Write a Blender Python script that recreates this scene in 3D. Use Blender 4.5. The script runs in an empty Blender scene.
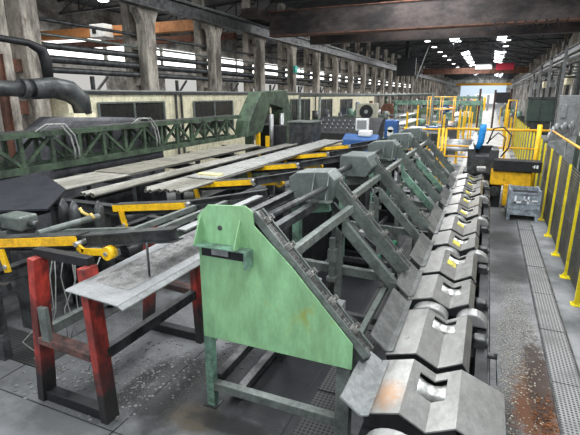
import bpy, bmesh, math, random
from mathutils import Vector, Matrix
random.seed(7)
R=math.radians
sc=bpy.context.scene
COL=sc.collection
# ------------------------------------------------------------------ camera
f=445.0; H=3.6
pitch=math.atan((217.5-95)/f); yaw=math.atan((490-290)*math.cos(pitch)/f)
cam=bpy.data.cameras.new('camera'); co=bpy.data.objects.new('camera',cam); COL.objects.link(co)
cam.sensor_fit='HORIZONTAL'; cam.sensor_width=36; cam.lens=36*f/580; cam.clip_end=600
co.location=(0,0,H); co.rotation_euler=(R(90)-pitch,0,yaw)
sc.camera=co
# ------------------------------------------------------------------ materials
def lin(c):
    c=c/255.0
    return c/12.92 if c<=.04045 else ((c+.055)/1.055)**2.4
def rgb(r,g,b): return (lin(r),lin(g),lin(b),1)
MATS={}
def mat(name,col,rough=.6,metal=0.0,dirt=None,amount=.5,scale=3.0,rust=None,rustamt=.0,bump=.15,rvar=.15,spec=.5,stretch=(1,1,1)):
    if name in MATS: return MATS[name]
    m=bpy.data.materials.new(name); m.use_nodes=True; nt=m.node_tree; N=nt.nodes; L=nt.links
    b=N['Principled BSDF']; b.inputs['Metallic'].default_value=metal
    b.inputs['Specular IOR Level'].default_value=spec
    tc=N.new('ShaderNodeTexCoord'); mp=N.new('ShaderNodeMapping'); L.new(tc.outputs['Object'],mp.inputs[0])
    mp.inputs['Scale'].default_value=stretch
    n1=N.new('ShaderNodeTexNoise'); n1.inputs['Scale'].default_value=scale; n1.inputs['Detail'].default_value=8; n1.inputs['Roughness'].default_value=.65
    L.new(mp.outputs[0],n1.inputs['Vector'])
    cr=N.new('ShaderNodeValToRGB'); cr.color_ramp.elements[0].position=.44; cr.color_ramp.elements[1].position=.60
    L.new(n1.outputs['Fac'],cr.inputs[0])
    mx=N.new('ShaderNodeMix'); mx.data_type='RGBA'; mx.inputs[6].default_value=col
    d=dirt if dirt else tuple(v*.45 for v in col[:3])+(1,)
    mx.inputs[7].default_value=d
    ml=N.new('ShaderNodeMath'); ml.operation='MULTIPLY'; ml.inputs[1].default_value=amount
    L.new(cr.outputs[0],ml.inputs[0]); L.new(ml.outputs[0],mx.inputs[0])
    out=mx.outputs[2]
    nf=N.new('ShaderNodeTexNoise'); nf.inputs['Scale'].default_value=scale*5.5; nf.inputs['Detail'].default_value=6; nf.inputs['Roughness'].default_value=.75
    L.new(mp.outputs[0],nf.inputs['Vector'])
    fr=N.new('ShaderNodeMapRange'); fr.inputs[1].default_value=.35; fr.inputs[2].default_value=.65; fr.inputs[3].default_value=1-.42*amount; fr.inputs[4].default_value=1+.32*amount; L.new(nf.outputs['Fac'],fr.inputs[0])
    vm=N.new('ShaderNodeVectorMath'); vm.operation='SCALE'; L.new(out,vm.inputs[0]); L.new(fr.outputs[0],vm.inputs['Scale']); out=vm.outputs[0]
    if rust:
        n2=N.new('ShaderNodeTexNoise'); n2.inputs['Scale'].default_value=scale*.8; n2.inputs['Detail'].default_value=10; n2.inputs['Roughness'].default_value=.7
        mp2=N.new('ShaderNodeMapping'); mp2.inputs['Location'].default_value=(7.3,3.1,5.7); L.new(tc.outputs['Object'],mp2.inputs[0]); L.new(mp2.outputs[0],n2.inputs['Vector'])
        c2=N.new('ShaderNodeValToRGB'); c2.color_ramp.elements[0].position=.62-rustamt*.3; c2.color_ramp.elements[1].position=.72-rustamt*.2
        L.new(n2.outputs['Fac'],c2.inputs[0])
        m2=N.new('ShaderNodeMix'); m2.data_type='RGBA'; L.new(out,m2.inputs[6]); m2.inputs[7].default_value=rust; L.new(c2.outputs[0],m2.inputs[0]); out=m2.outputs[2]
    L.new(out,b.inputs['Base Color'])
    mr=N.new('ShaderNodeMapRange'); mr.inputs[3].default_value=max(.05,rough-rvar); mr.inputs[4].default_value=min(1,rough+rvar)
    L.new(n1.outputs['Fac'],mr.inputs[0]); mr.inputs[1].default_value=.3; mr.inputs[2].default_value=.7
    L.new(mr.outputs[0],b.inputs['Roughness'])
    if bump:
        n3=N.new('ShaderNodeTexNoise'); n3.inputs['Scale'].default_value=scale*9; n3.inputs['Detail'].default_value=4; L.new(tc.outputs['Object'],n3.inputs['Vector'])
        bp=N.new('ShaderNodeBump'); bp.inputs['Strength'].default_value=bump; bp.inputs['Distance'].default_value=.02
        L.new(n3.outputs['Fac'],bp.inputs['Height']); L.new(bp.outputs[0],b.inputs['Normal'])
    MATS[name]=m; return m
def emis(name,col,s):
    if name in MATS: return MATS[name]
    m=bpy.data.materials.new(name); m.use_nodes=True; nt=m.node_tree; N=nt.nodes
    b=N['Principled BSDF']; b.inputs['Base Color'].default_value=(.15,.15,.15,1)
    b.inputs['Emission Color'].default_value=col; b.inputs['Emission Strength'].default_value=s
    MATS[name]=m; return m
green=mat('green_paint',rgb(136,184,136),.45,0,rgb(116,150,104),.5,1.3,rgb(142,148,62),.08,bump=.05,stretch=(1,1,.35))
dgreen=mat('dark_green_paint',rgb(72,90,70),.55,0,rgb(34,40,34),.8,2.5,bump=.1)
mgreen=mat('faded_green_paint',rgb(112,148,128),.55,0,rgb(62,74,68),.8,3)
frame_m=mat('grey_green_steel',rgb(112,119,114),.42,.25,rgb(58,62,60),.55,4,rgb(84,66,50),.02)
dark=mat('dark_greasy_steel',rgb(74,76,76),.4,.25,rgb(24,25,26),.8,4)
black=mat('black_grime',rgb(34,36,38),.55,.2,rgb(16,17,18),.7,3)
bright=mat('worn_bright_steel',rgb(160,160,158),.4,.5,rgb(140,140,136),.4,2.2,bump=.04,stretch=(1,.5,1))
steel=mat('grey_steel',rgb(160,162,162),.4,.4,rgb(96,96,94),.5,3,bump=.06)
pipe_m=mat('mill_steel_tube',rgb(146,144,136),.42,.5,rgb(104,100,88),.7,2,bump=.03,stretch=(1,.2,1))
yellow=mat('yellow_paint',rgb(246,196,22),.5,0,rgb(196,146,20),.5,4,rgb(70,56,30),.03)
yell2=mat('yellow_rail_paint',rgb(238,218,36),.45,0,rgb(180,160,30),.4,4,bump=.03)
orangey=mat('orange_yellow_paint',rgb(240,178,40),.5,0,rgb(190,130,30),.5,4,bump=.03)
chipyel=mat('chipped_yellow_paint',rgb(246,190,24),.5,0,rgb(190,140,26),.6,5,rgb(60,46,28),.06)
red=mat('red_paint_worn',rgb(178,62,52),.5,0,rgb(72,34,32),.9,2.4,rgb(44,38,38),.42,stretch=(1,1,.5))
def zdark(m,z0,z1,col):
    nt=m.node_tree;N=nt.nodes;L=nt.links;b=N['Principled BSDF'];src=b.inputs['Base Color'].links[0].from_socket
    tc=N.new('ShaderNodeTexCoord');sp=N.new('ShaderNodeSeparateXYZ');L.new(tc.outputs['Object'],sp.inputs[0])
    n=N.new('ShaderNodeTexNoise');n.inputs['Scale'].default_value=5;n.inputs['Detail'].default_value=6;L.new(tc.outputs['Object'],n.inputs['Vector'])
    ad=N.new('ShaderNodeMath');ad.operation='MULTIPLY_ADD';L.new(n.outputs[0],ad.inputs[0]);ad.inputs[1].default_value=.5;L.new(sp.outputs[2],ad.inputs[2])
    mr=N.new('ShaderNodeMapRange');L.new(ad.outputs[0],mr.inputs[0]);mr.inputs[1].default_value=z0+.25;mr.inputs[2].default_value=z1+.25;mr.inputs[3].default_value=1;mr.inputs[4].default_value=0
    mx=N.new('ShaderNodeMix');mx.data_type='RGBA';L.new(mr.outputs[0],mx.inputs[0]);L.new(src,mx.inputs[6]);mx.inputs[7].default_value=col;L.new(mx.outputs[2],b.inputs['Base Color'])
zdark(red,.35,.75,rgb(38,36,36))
concrete=mat('aged_concrete',rgb(176,168,156),.85,0,rgb(84,78,72),.9,1.6,rgb(96,74,60),.03,stretch=(1,1,.3))
darkbeam=mat('dark_painted_girder',rgb(70,61,58),.6,.1,rgb(34,31,31),.9,.9,stretch=(.5,1,1))
cream=mat('cream_cladding',rgb(226,218,186),.6,0,rgb(176,166,136),.5,1.2)
glassd=mat('dark_window_glass',rgb(46,46,44),.2,0,rgb(30,30,30),.6,1)
duct_m=mat('dark_duct_metal',rgb(78,80,80),.45,.4,rgb(30,32,34),.7,3)
hood_m=mat('grey_canvas_cover',rgb(92,92,96),.8,0,rgb(60,60,62),.7,2)
blue=mat('bright_blue_paint',rgb(36,140,214),.4,0,rgb(24,96,160),.4,4)
dblue=mat('blue_plastic',rgb(48,92,150),.5,0,rgb(30,60,100),.5,4)
white=mat('white_paint',rgb(226,228,226),.5,0,rgb(180,180,178),.4,4)
orange=mat('orange_crane_paint',rgb(204,140,86),.6,0,rgb(150,92,54),.6,1)
brown=mat('rusty_brown_steel',rgb(112,76,60),.75,.1,rgb(60,44,38),.7,2)
roof_m=mat('dark_roof_sheet',rgb(46,48,52),.8,0,rgb(28,30,32),.6,.5)
truss_m=mat('roof_truss_steel',rgb(66,66,68),.7,.1,rgb(36,36,38),.6,1)
wallm=mat('grimy_wall_panel',rgb(186,184,180),.85,0,rgb(96,92,88),.8,.6)
rubble=mat('grey_scale_dust',rgb(138,138,136),.95,0,rgb(92,92,90),.7,10,bump=.8)
binm=mat('grey_bin_paint',rgb(158,168,176),.5,.2,rgb(86,92,98),.7,5)
hose=mat('grey_hose_rubber',rgb(150,152,148),.6,0,rgb(100,100,98),.5,5)
chalk=mat('white_chalk_paint',rgb(240,242,244),.8,0,rgb(170,176,180),.5,12)
redl=mat('red_sign_paint',rgb(226,60,84),.5,0,None,.2,3)
teal=mat('teal_lamp_housing',rgb(40,190,170),.5,0,None,.2,3)
mach=mat('olive_machine_paint',rgb(92,112,84),.6,.0,rgb(52,58,48),.8,3)
skin_m=mat('bare_metal_rim',rgb(196,196,192),.35,.6,rgb(120,120,116),.5,4)
daylight=emis('daylight_glazing',(1,.99,.97,1),3.0)
skyl=emis('skylight_glazing',(.93,.97,1,1),7.0)
lampe=emis('lamp_glow',(1,.99,.95,1),14)
screen=emis('screen_glow',(.75,.8,.78,1),.08)
# steel with rust centre
def saddle_mat():
    m=mat('worn_saddle_steel',rgb(158,157,154),.38,.65,rgb(108,107,104),.5,2.0,bump=.02,stretch=(1,.5,1))
    return m
saddle=saddle_mat()
def rustsaddle():
    m=mat('worn_saddle_steel_rusted',rgb(162,161,158),.4,.65,rgb(116,115,112),.5,2.2,bump=.02,stretch=(1,.5,1))
    nt=m.node_tree; N=nt.nodes; L=nt.links; b=N['Principled BSDF']
    src=b.inputs['Base Color'].links[0].from_socket
    tc=N.new('ShaderNodeTexCoord'); mp=N.new('ShaderNodeMapping'); mp.inputs['Location'].default_value=(.57*5,-3.52*3.2,0); mp.inputs['Scale'].default_value=(5,3.2,.0)
    L.new(tc.outputs['Object'],mp.inputs[0])
    g=N.new('ShaderNodeTexGradient'); g.gradient_type='SPHERICAL'; L.new(mp.outputs[0],g.inputs[0])
    n=N.new('ShaderNodeTexNoise'); n.inputs['Scale'].default_value=14; n.inputs['Detail'].default_value=6
    mu=N.new('ShaderNodeMath'); mu.operation='MULTIPLY'; L.new(g.outputs[1],mu.inputs[0]); L.new(n.outputs[0],mu.inputs[1])
    c=N.new('ShaderNodeValToRGB'); c.color_ramp.elements[0].position=.05; c.color_ramp.elements[1].position=.42; c.color_ramp.elements[1].color=(.8,.8,.8,1); L.new(mu.outputs[0],c.inputs[0])
    mx=N.new('ShaderNodeMix'); mx.data_type='RGBA'; L.new(src,mx.inputs[6]); mx.inputs[7].default_value=rgb(164,124,88); L.new(c.outputs[0],mx.inputs[0]); L.new(mx.outputs[2],b.inputs['Base Color'])
    return m
saddle_r=rustsaddle()
# floor material
def floor_mat():
    m=bpy.data.materials.new('worn_wet_concrete'); m.use_nodes=True; nt=m.node_tree; N=nt.nodes; L=nt.links; b=N['Principled BSDF']
    tc=N.new('ShaderNodeTexCoord')
    def noise(s,d=8,r=.6,off=0):
        n=N.new('ShaderNodeTexNoise'); n.inputs['Scale'].default_value=s; n.inputs['Detail'].default_value=d; n.inputs['Roughness'].default_value=r
        mp=N.new('ShaderNodeMapping'); mp.inputs['Location'].default_value=(off,off*1.3,0); L.new(tc.outputs['Object'],mp.inputs[0]); L.new(mp.outputs[0],n.inputs['Vector']); return n
    def ramp(s,a,bb):
        c=N.new('ShaderNodeValToRGB'); c.color_ramp.elements[0].position=a; c.color_ramp.elements[1].position=bb; L.new(s,c.inputs[0]); return c.outputs[0]
    def mixc(fac,a,bc):
        x=N.new('ShaderNodeMix'); x.data_type='RGBA'; L.new(fac,x.inputs[0])
        if isinstance(a,tuple): x.inputs[6].default_value=a
        else: L.new(a,x.inputs[6])
        x.inputs[7].default_value=bc; return x.outputs[2]
    def mul(a,c):
        x=N.new('ShaderNodeMath'); x.operation='MULTIPLY'; L.new(a,x.inputs[0])
        if isinstance(c,float): x.inputs[1].default_value=c
        else: L.new(c,x.inputs[1])
        return x.outputs[0]
    def sph(x,y,rx,ry):
        mp=N.new('ShaderNodeMapping'); mp.inputs['Location'].default_value=(-x/rx,-y/ry,0); mp.inputs['Scale'].default_value=(1/rx,1/ry,0); L.new(tc.outputs['Object'],mp.inputs[0])
        g=N.new('ShaderNodeTexGradient'); g.gradient_type='SPHERICAL'; L.new(mp.outputs[0],g.inputs[0]); return g.outputs[1]
    big=noise(.55,6,.6); med=noise(2.2,8,.7,3)
    c=mixc(ramp(big.outputs[0],.42,.6),rgb(134,135,137),rgb(88,90,91))
    c=mixc(mul(ramp(med.outputs[0],.5,.72),.6),c,rgb(62,63,64))
    # oily patches near stands; shade painted in under inclined frames and tube beds
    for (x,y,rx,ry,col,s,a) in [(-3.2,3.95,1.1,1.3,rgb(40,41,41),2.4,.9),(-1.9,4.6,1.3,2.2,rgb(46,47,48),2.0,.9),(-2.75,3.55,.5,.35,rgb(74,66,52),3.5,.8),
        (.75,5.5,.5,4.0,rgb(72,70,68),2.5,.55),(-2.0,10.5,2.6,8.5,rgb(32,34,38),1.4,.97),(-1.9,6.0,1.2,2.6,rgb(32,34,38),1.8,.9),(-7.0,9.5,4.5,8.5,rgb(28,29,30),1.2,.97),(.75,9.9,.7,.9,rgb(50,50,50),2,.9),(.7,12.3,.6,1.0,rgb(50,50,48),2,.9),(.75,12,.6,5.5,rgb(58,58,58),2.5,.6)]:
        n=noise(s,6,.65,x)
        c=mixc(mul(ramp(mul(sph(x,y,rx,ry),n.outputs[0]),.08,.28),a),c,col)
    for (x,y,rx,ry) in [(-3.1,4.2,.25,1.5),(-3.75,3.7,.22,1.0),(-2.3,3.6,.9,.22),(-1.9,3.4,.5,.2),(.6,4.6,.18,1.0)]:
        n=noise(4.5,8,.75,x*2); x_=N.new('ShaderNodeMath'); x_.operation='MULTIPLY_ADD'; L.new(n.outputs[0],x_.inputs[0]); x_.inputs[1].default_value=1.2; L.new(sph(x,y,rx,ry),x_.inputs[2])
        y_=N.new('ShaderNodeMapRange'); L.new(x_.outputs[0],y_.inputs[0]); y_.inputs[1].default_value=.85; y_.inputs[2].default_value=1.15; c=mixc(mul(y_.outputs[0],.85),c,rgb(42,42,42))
    # pale grit
    v=noise(48,2,.5,9); v2=noise(2.5,4,.6,5)
    grit=mul(ramp(v.outputs[0],.57,.60),ramp(mul(sph(.8,6.9,.62,3.8),v2.outputs[0]),.12,.28))
    c=mixc(mul(grit,.7),c,rgb(188,184,174))
    g2=mul(ramp(v.outputs[0],.6,.64),ramp(mul(sph(-4.2,4.6,2.2,2.6),v2.outputs[0]),.15,.3)); c=mixc(mul(g2,.4),c,rgb(160,160,156))
    # rust stain along the grating
    n=noise(9,10,.85,2)
    def brk(mask,nz,k,a,b_):
        x=N.new('ShaderNodeMath'); x.operation='MULTIPLY_ADD'; L.new(nz,x.inputs[0]); x.inputs[1].default_value=k; L.new(mask,x.inputs[2])
        y_=N.new('ShaderNodeMath'); y_.operation='MULTIPLY_ADD'; L.new(x.outputs[0],y_.inputs[0]); y_.inputs[1].default_value=.5; y_.inputs[2].default_value=.5-.25*k-.125
        return ramp(y_.outputs[0],a*.5+.375,b_*.5+.375)
    rs=brk(sph(.9,5.3,.42,1.5),n.outputs[0],2.2,.25,.6); c=mixc(mul(rs,.9),c,rgb(98,58,28))
    n5=noise(6,10,.8,12); rs2=brk(sph(.98,6.0,.3,2.0),n5.outputs[0],2.2,.35,.6); c=mixc(mul(rs2,.92),c,rgb(52,36,28))
    L.new(c,b.inputs['Base Color'])
    mr=N.new('ShaderNodeMapRange'); mr.inputs[1].default_value=.35; mr.inputs[2].default_value=.65; mr.inputs[3].default_value=.42; mr.inputs[4].default_value=.8; b.inputs['Specular IOR Level'].default_value=.3; L.new(big.outputs[0],mr.inputs[0]); L.new(mr.outputs[0],b.inputs['Roughness'])
    bp=N.new('ShaderNodeBump'); bp.inputs['Strength'].default_value=.2; bp.inputs['Distance'].default_value=.02; L.new(v.outputs[0],bp.inputs['Height']); L.new(bp.outputs[0],b.inputs['Normal'])
    return m
def grate_mat(name,base,hole,s):
    m=bpy.data.materials.new(name); m.use_nodes=True; nt=m.node_tree; N=nt.nodes; L=nt.links; b=N['Principled BSDF']
    tc=N.new('ShaderNodeTexCoord'); v=N.new('ShaderNodeTexVoronoi'); v.voronoi_dimensions='2D'; v.inputs['Randomness'].default_value=0; v.inputs['Scale'].default_value=s; L.new(tc.outputs['Object'],v.inputs['Vector'])
    c=N.new('ShaderNodeValToRGB'); c.color_ramp.elements[0].position=.28; c.color_ramp.elements[1].position=.36; c.color_ramp.elements[0].color=hole; c.color_ramp.elements[1].color=base
    L.new(v.outputs['Distance'],c.inputs[0]); 
    n=N.new('ShaderNodeTexNoise'); n.inputs['Scale'].default_value=2; n.inputs['Detail'].default_value=8; L.new(tc.outputs['Object'],n.inputs['Vector'])
    c2=N.new('ShaderNodeValToRGB'); c2.color_ramp.elements[0].position=.5; c2.color_ramp.elements[1].position=.7; c2.color_ramp.elements[1].color=(.7,.7,.7,1); L.new(n.outputs[0],c2.inputs[0])
    x=N.new('ShaderNodeMix'); x.data_type='RGBA'; L.new(c2.outputs[0],x.inputs[0]); L.new(c.outputs[0],x.inputs[6]); x.inputs[7].default_value=tuple(q*.4 for q in base[:3])+(1,)
    L.new(x.outputs[2],b.inputs['Base Color']); b.inputs['Roughness'].default_value=.5; b.inputs['Metallic'].default_value=.3
    return m
gratem=grate_mat('perforated_grating',rgb(138,138,138),rgb(26,26,26),22)
gratedark=grate_mat('dark_perforated_grating',rgb(70,70,70),rgb(16,16,16),20)
# corrugated black panel
def corr(name,col,s,axis):
    m=mat(name,col,.5,.1,None,.5,2,bump=0); nt=m.node_tree; N=nt.nodes; L=nt.links; b=N['Principled BSDF']
    tc=N.new('ShaderNodeTexCoord'); w=N.new('ShaderNodeTexWave'); w.bands_direction=axis; w.inputs['Scale'].default_value=s; L.new(tc.outputs['Object'],w.inputs['Vector'])
    bp=N.new('ShaderNodeBump'); bp.inputs['Strength'].default_value=.8; bp.inputs['Distance'].default_value=.03; L.new(w.outputs['Fac'],bp.inputs['Height']); L.new(bp.outputs[0],b.inputs['Normal']); return m
fencep=corr('ribbed_black_panel',rgb(58,60,62),5,'Z')
creamc=corr('cream_ribbed_cladding',rgb(226,219,188),1.4,'Y')
# ------------------------------------------------------------------ mesh builder
class MB:
    def __init__(s): s.b=bmesh.new()
    def box(s,x0,x1,y0,y1,z0,z1):
        r=bmesh.ops.create_cube(s.b,size=1)
        for v in r['verts']:
            v.co=Vector((x0 if v.co.x<0 else x1, y0 if v.co.y<0 else y1, z0 if v.co.z<0 else z1))
        return s
    def beam(s,p,q,w,h,roll=0):
        p=Vector(p);q=Vector(q);d=q-p;l=d.length;d.normalize()
        up=Vector((0,0,1)) if abs(d.z)<.98 else Vector((0,1,0))
        sx=d.cross(up).normalized(); sz=sx.cross(d).normalized()
        if roll:
            m=Matrix.Rotation(roll,3,d); sx=m@sx; sz=m@sz
        r=bmesh.ops.create_cube(s.b,size=1)
        for v in r['verts']:
            c=v.co.copy(); v.co=p+d*((c.y+.5)*l)+sx*(c.x*w)+sz*(c.z*h)
        return s
    def channel(s,p,q,w,h,t=.012,flip=1):   # I beam
        p=Vector(p);q=Vector(q);d=(q-p).normalized(); up=Vector((0,0,1)) if abs(d.z)<.98 else Vector((0,1,0))
        sx=d.cross(up).normalized(); sz=sx.cross(d).normalized()
        s.beam(p,q,t,h-2*t); o=sz*(h/2-t/2)
        s.beam(p+o,q+o,w,t); s.beam(p-o,q-o,w,t); return s
    def tube(s,pts,r,n=10,cap=True,hollow=0):
        pts=[Vector(p) for p in pts]; rings=[]; prev=None
        for i,p in enumerate(pts):
            if i==0: d=pts[1]-p
            elif i==len(pts)-1: d=p-pts[i-1]
            else: d=(pts[i+1]-p).normalized()+(p-pts[i-1]).normalized()
            d.normalize()
            if prev is None:
                up=Vector((0,0,1)) if abs(d.z)<.9 else Vector((1,0,0)); a=d.cross(up).normalized()
            else: a=(prev-d*prev.dot(d)).normalized()
            prev=a; b=d.cross(a)
            rr=r[i] if isinstance(r,(list,tuple)) else r
            rings.append([s.b.verts.new(p+(a*math.cos(2*math.pi*k/n)+b*math.sin(2*math.pi*k/n))*rr) for k in range(n)])
        for i in range(len(rings)-1):
            for k in range(n):
                try: s.b.faces.new((rings[i][k],rings[i][(k+1)%n],rings[i+1][(k+1)%n],rings[i+1][k])).smooth=True
                except ValueError: pass
        if cap and not hollow:
            s.b.faces.new(rings[0][::-1]); s.b.faces.new(rings[-1])
        if hollow:
            for idx,dirn in ((0,1),(-1,-1)):
                p=pts[idx]; inn=[s.b.verts.new(p+(v.co-p)*hollow) for v in rings[idx]]
                q=pts[1 if idx==0 else -2]; dd=(q-p).normalized()*min(.25,(q-p).length*.45)
                deep=[s.b.verts.new(v.co+dd) for v in inn]
                for k in range(n):
                    k2=(k+1)%n
                    s.b.faces.new((rings[idx][k],rings[idx][k2],inn[k2],inn[k])); s.b.faces.new((inn[k],inn[k2],deep[k2],deep[k]))
                s.b.faces.new(deep)
        return s
    def cyl(s,p,q,r,n=20): return s.tube([p,q],r,n)
    def prism(s,pts,vec):     # polygon points (3D) extruded by vec
        vec=Vector(vec); a=[s.b.verts.new(p) for p in pts]; b=[s.b.verts.new(Vector(p)+vec) for p in pts]; n=len(a)
        s.b.faces.new(a); s.b.faces.new(b[::-1])
        for k in range(n): s.b.faces.new((a[k],b[k],b[(k+1)%n],a[(k+1)%n]))
        return s
    def sheet(s,prof,y0,y1,t):  # XZ profile polyline swept in Y with thickness t downward
        top=[(x,z) for x,z in prof]; bot=[(x,z-t) for x,z in reversed(prof)]
        n=len(prof)
        for i in range(n-1):
            s.prism([(prof[i][0],y0,prof[i][1]),(prof[i+1][0],y0,prof[i+1][1]),(prof[i+1][0],y0,prof[i+1][1]-t),(prof[i][0],y0,prof[i][1]-t)],(0,y1-y0,0))
        return s
    def build(s,name,m,parent=None,bevel=0,loc=None):
        bmesh.ops.recalc_face_normals(s.b,faces=s.b.faces)
        me=bpy.data.meshes.new(name); s.b.to_mesh(me); s.b.free(); me.materials.append(m)
        o=bpy.data.objects.new(name,me); COL.objects.link(o)
        if parent is not None:
            o.parent=parent; o.matrix_parent_inverse=Matrix.Translation(-Vector(parent.location))
        if bevel:
            md=o.modifiers.new('bevel','BEVEL'); md.width=bevel; md.segments=2; md.limit_method='ANGLE'
        return o
def tag(o,label,cat,group=None,kind=None):
    o['label']=label; o['category']=cat
    if group: o['group']=group
    if kind: o['kind']=kind
    return o
def thing(name,loc,label,cat,group=None):
    o=bpy.data.objects.new(name,None); o.empty_display_size=.2; COL.objects.link(o); o.location=loc
    return tag(o,label,cat,group)
def struct(o): o['kind']='structure'; return o
def copy_tree(o,label=None,offset=None,parent=None):
    c=o.copy(); COL.objects.link(c)
    if parent is not None: c.parent=parent
    if label: c['label']=label
    if offset is not None: c.location=Vector(o.location)+Vector(offset)
    for ch in [x for x in COL.objects if x.parent==o]:
        copy_tree(ch,None,None,c)
    return c
def lab(o,text): o['label']=text; return o
# ================================================================== SETTING
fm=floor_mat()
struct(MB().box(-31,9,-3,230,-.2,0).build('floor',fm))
ORD=['first','second','third','fourth','fifth','sixth','seventh','eighth','ninth','tenth','eleventh','twelfth','thirteenth','fourteenth','fifteenth','sixteenth','seventeenth','eighteenth']
# floor plate seams
sm=MB()
for y in (3.0,6.4): sm.box(-5.6,-2.2,y,y+.012,0,.004)
for x in (-5.52,-3.45,-1.72): sm.box(x,x+.015,2.4,14,0,.004)
struct(sm.build('trim_1',black))
# gratings
g=thing('floor_grating',(1.3,8,0),'long grey perforated floor grating strip between the steel trough and yellow fence','grating')
y=3.0;k=0
while y<14.0:
    MB().box(1.13,1.47,y,y+1.46,.002,.014).build('grating_panel',gratem,g); y+=1.48
gx=MB().box(1.105,1.125,3,14,.001,.018).box(1.475,1.495,3,14,.001,.018).build('edge_angle',dark,g)
g=thing('floor_grating',(-1.35,5,0),'dark perforated floor grating under the inclined frames beside the trough','grating')
for y in (2.9,4.6,6.3,8.0,9.7): MB().box(-1.6,-1.12,y,y+1.66,.002,.012).build('grating_panel',gratedark,g)
mk=MB()
for (x,y) in ((-1.52,7.5),(-1.52,7.62)): mk.box(x,x+.12,y,y+.04,.012,.014)
lab(mk.build('painted_mark',chalk,g),'two white paint dashes')
g=thing('floor_grating',(-6.2,3.9,0),'dark floor grating at far left behind the red stand','grating')
for x in (-7.6,-6.8,-6.0): MB().box(x,x+.78,3.5,4.1,.002,.012).build('grating_panel',gratedark,g)
# ceiling main bay
def prism_y(mb,pts,y0,y1): return mb.prism([(x,y0,z) for x,z in pts],(0,y1-y0,0))
struct(prism_y(MB(),[(-14,9.8),(-3.5,12.6),(7.5,9.8),(7.5,10.0),(-3.5,12.8),(-14,10.0)],-3,215).build('ceiling',roof_m))
struct(prism_y(MB(),[(-31,10.6),(-14.2,11.6),(-14.2,11.8),(-31,10.8)],-3,215).build('ceiling_side',roof_m))
# trusses of the roof
for i in range(20):
    y=9+i*10
    t=MB(); t.beam((-14,y,9.5),(7.3,y,9.5),.14,.14)
    t.beam((-14,y,9.6),(-3.5,y,12.4),.14,.16).beam((-3.5,y,12.4),(7.3,y,9.6),.14,.16)
    xs=[-14+j*2.66 for j in range(9)]
    for j,x in enumerate(xs[1:-1]):
        zt=12.4-abs(x+3.5)*2.8/10.6
        t.beam((x,y,9.5),(x,y,zt),.08,.08)
        nx=xs[j+2] if x<-3.5 else xs[j]
        zn=12.4-abs(nx+3.5)*2.8/10.6
        t.beam((x,y,9.5),(nx,y,zn),.07,.07)
    o=t.build('roof_truss',truss_m); tag(o,'dark steel lattice truss spanning under the main hall roof','truss','roof trusses over the main hall')
for i in range(9):
    y=9+i*9
    t=MB().beam((-31,y,9.6),(-14.3,y,10.0),.16,.16).beam((-31,y,10.5),(-14.3,y,11.5),.16,.16)
    xs=[-31+j*2.08 for j in range(9)]
    for j in range(8):
        t.beam((xs[j],y,9.6+j*.05),(xs[j+1],y,10.5+.125*(j+1)) ,.09,.09); t.beam((xs[j+1],y,9.65+j*.05),(xs[j+1],y,10.6+.125*j),.08,.08)
    tag(t.build('side_bay_truss',truss_m),'dark steel truss under the roof of the left side bay','truss','trusses over the side bay')
# skylights
k=0
for (xa,xb,y0,y1) in [(-6.5,-5.3,68,83),(-6.3,-4.9,101,150),(-4.0,-2.4,190,212),(-6.9,-5.2,170,212),(.1,1.3,66,79),(0,1.7,97,128),(.8,3.4,150,212)]:
    k+=1
    zf=lambda x:12.56-abs(x+3.5)*2.8/10.75
    struct(MB().prism([(xa,y0,zf(xa)+.0),(xb,y0,zf(xb)+.0),(xb,y0,zf(xb)-.06),(xa,y0,zf(xa)-.06)],(0,y1-y0,0)).build('window_%d'%k,skyl))
# side wall left far
struct(MB().box(-31.2,-31,-3,215,0,10.8).build('wall_left',wallm))
for s in range(2):
    z0,z1=((6.3,8.1),(3.9,5.5))[s]
    for j in range(24):
        y=24+j*7.5
        if s==1 and j in (1,3): continue
        k+=1
        struct(MB().box(-30.98,-30.92,y,y+6.9,z0,z1).build('window_%d'%k,daylight if s==0 else emis('dim_daylight',(1,.98,.94,1),.5)))
struct(MB().box(7.5,7.7,20,215,0,10.0).build('wall_right',wallm))
for j in range(22):
    y=47+j*7
    for z0,z1 in ((1.8,4.2),(4.7,6.3)):
        if (j+int(z0))%4==3: continue
        k+=1
        struct(MB().box(7.42,7.5,y,y+4.8,z0,z1).build('window_%d'%k,emis('dim_daylight',(1,.98,.94,1),.5)))
struct(MB().box(-31,7.5,215,215.3,0,12.8).build('wall_far',wallm))
k+=1; struct(MB().box(-12,6,214.8,215,1,7.5).build('window_%d'%k,emis('far_daylight',(.7,.85,1,1),.85)))
k+=1; struct(MB().box(-6,3,214.6,214.8,0,4).build('window_%d'%k,emis('far_door_daylight',(.95,.98,1,1),1.0)))

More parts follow.
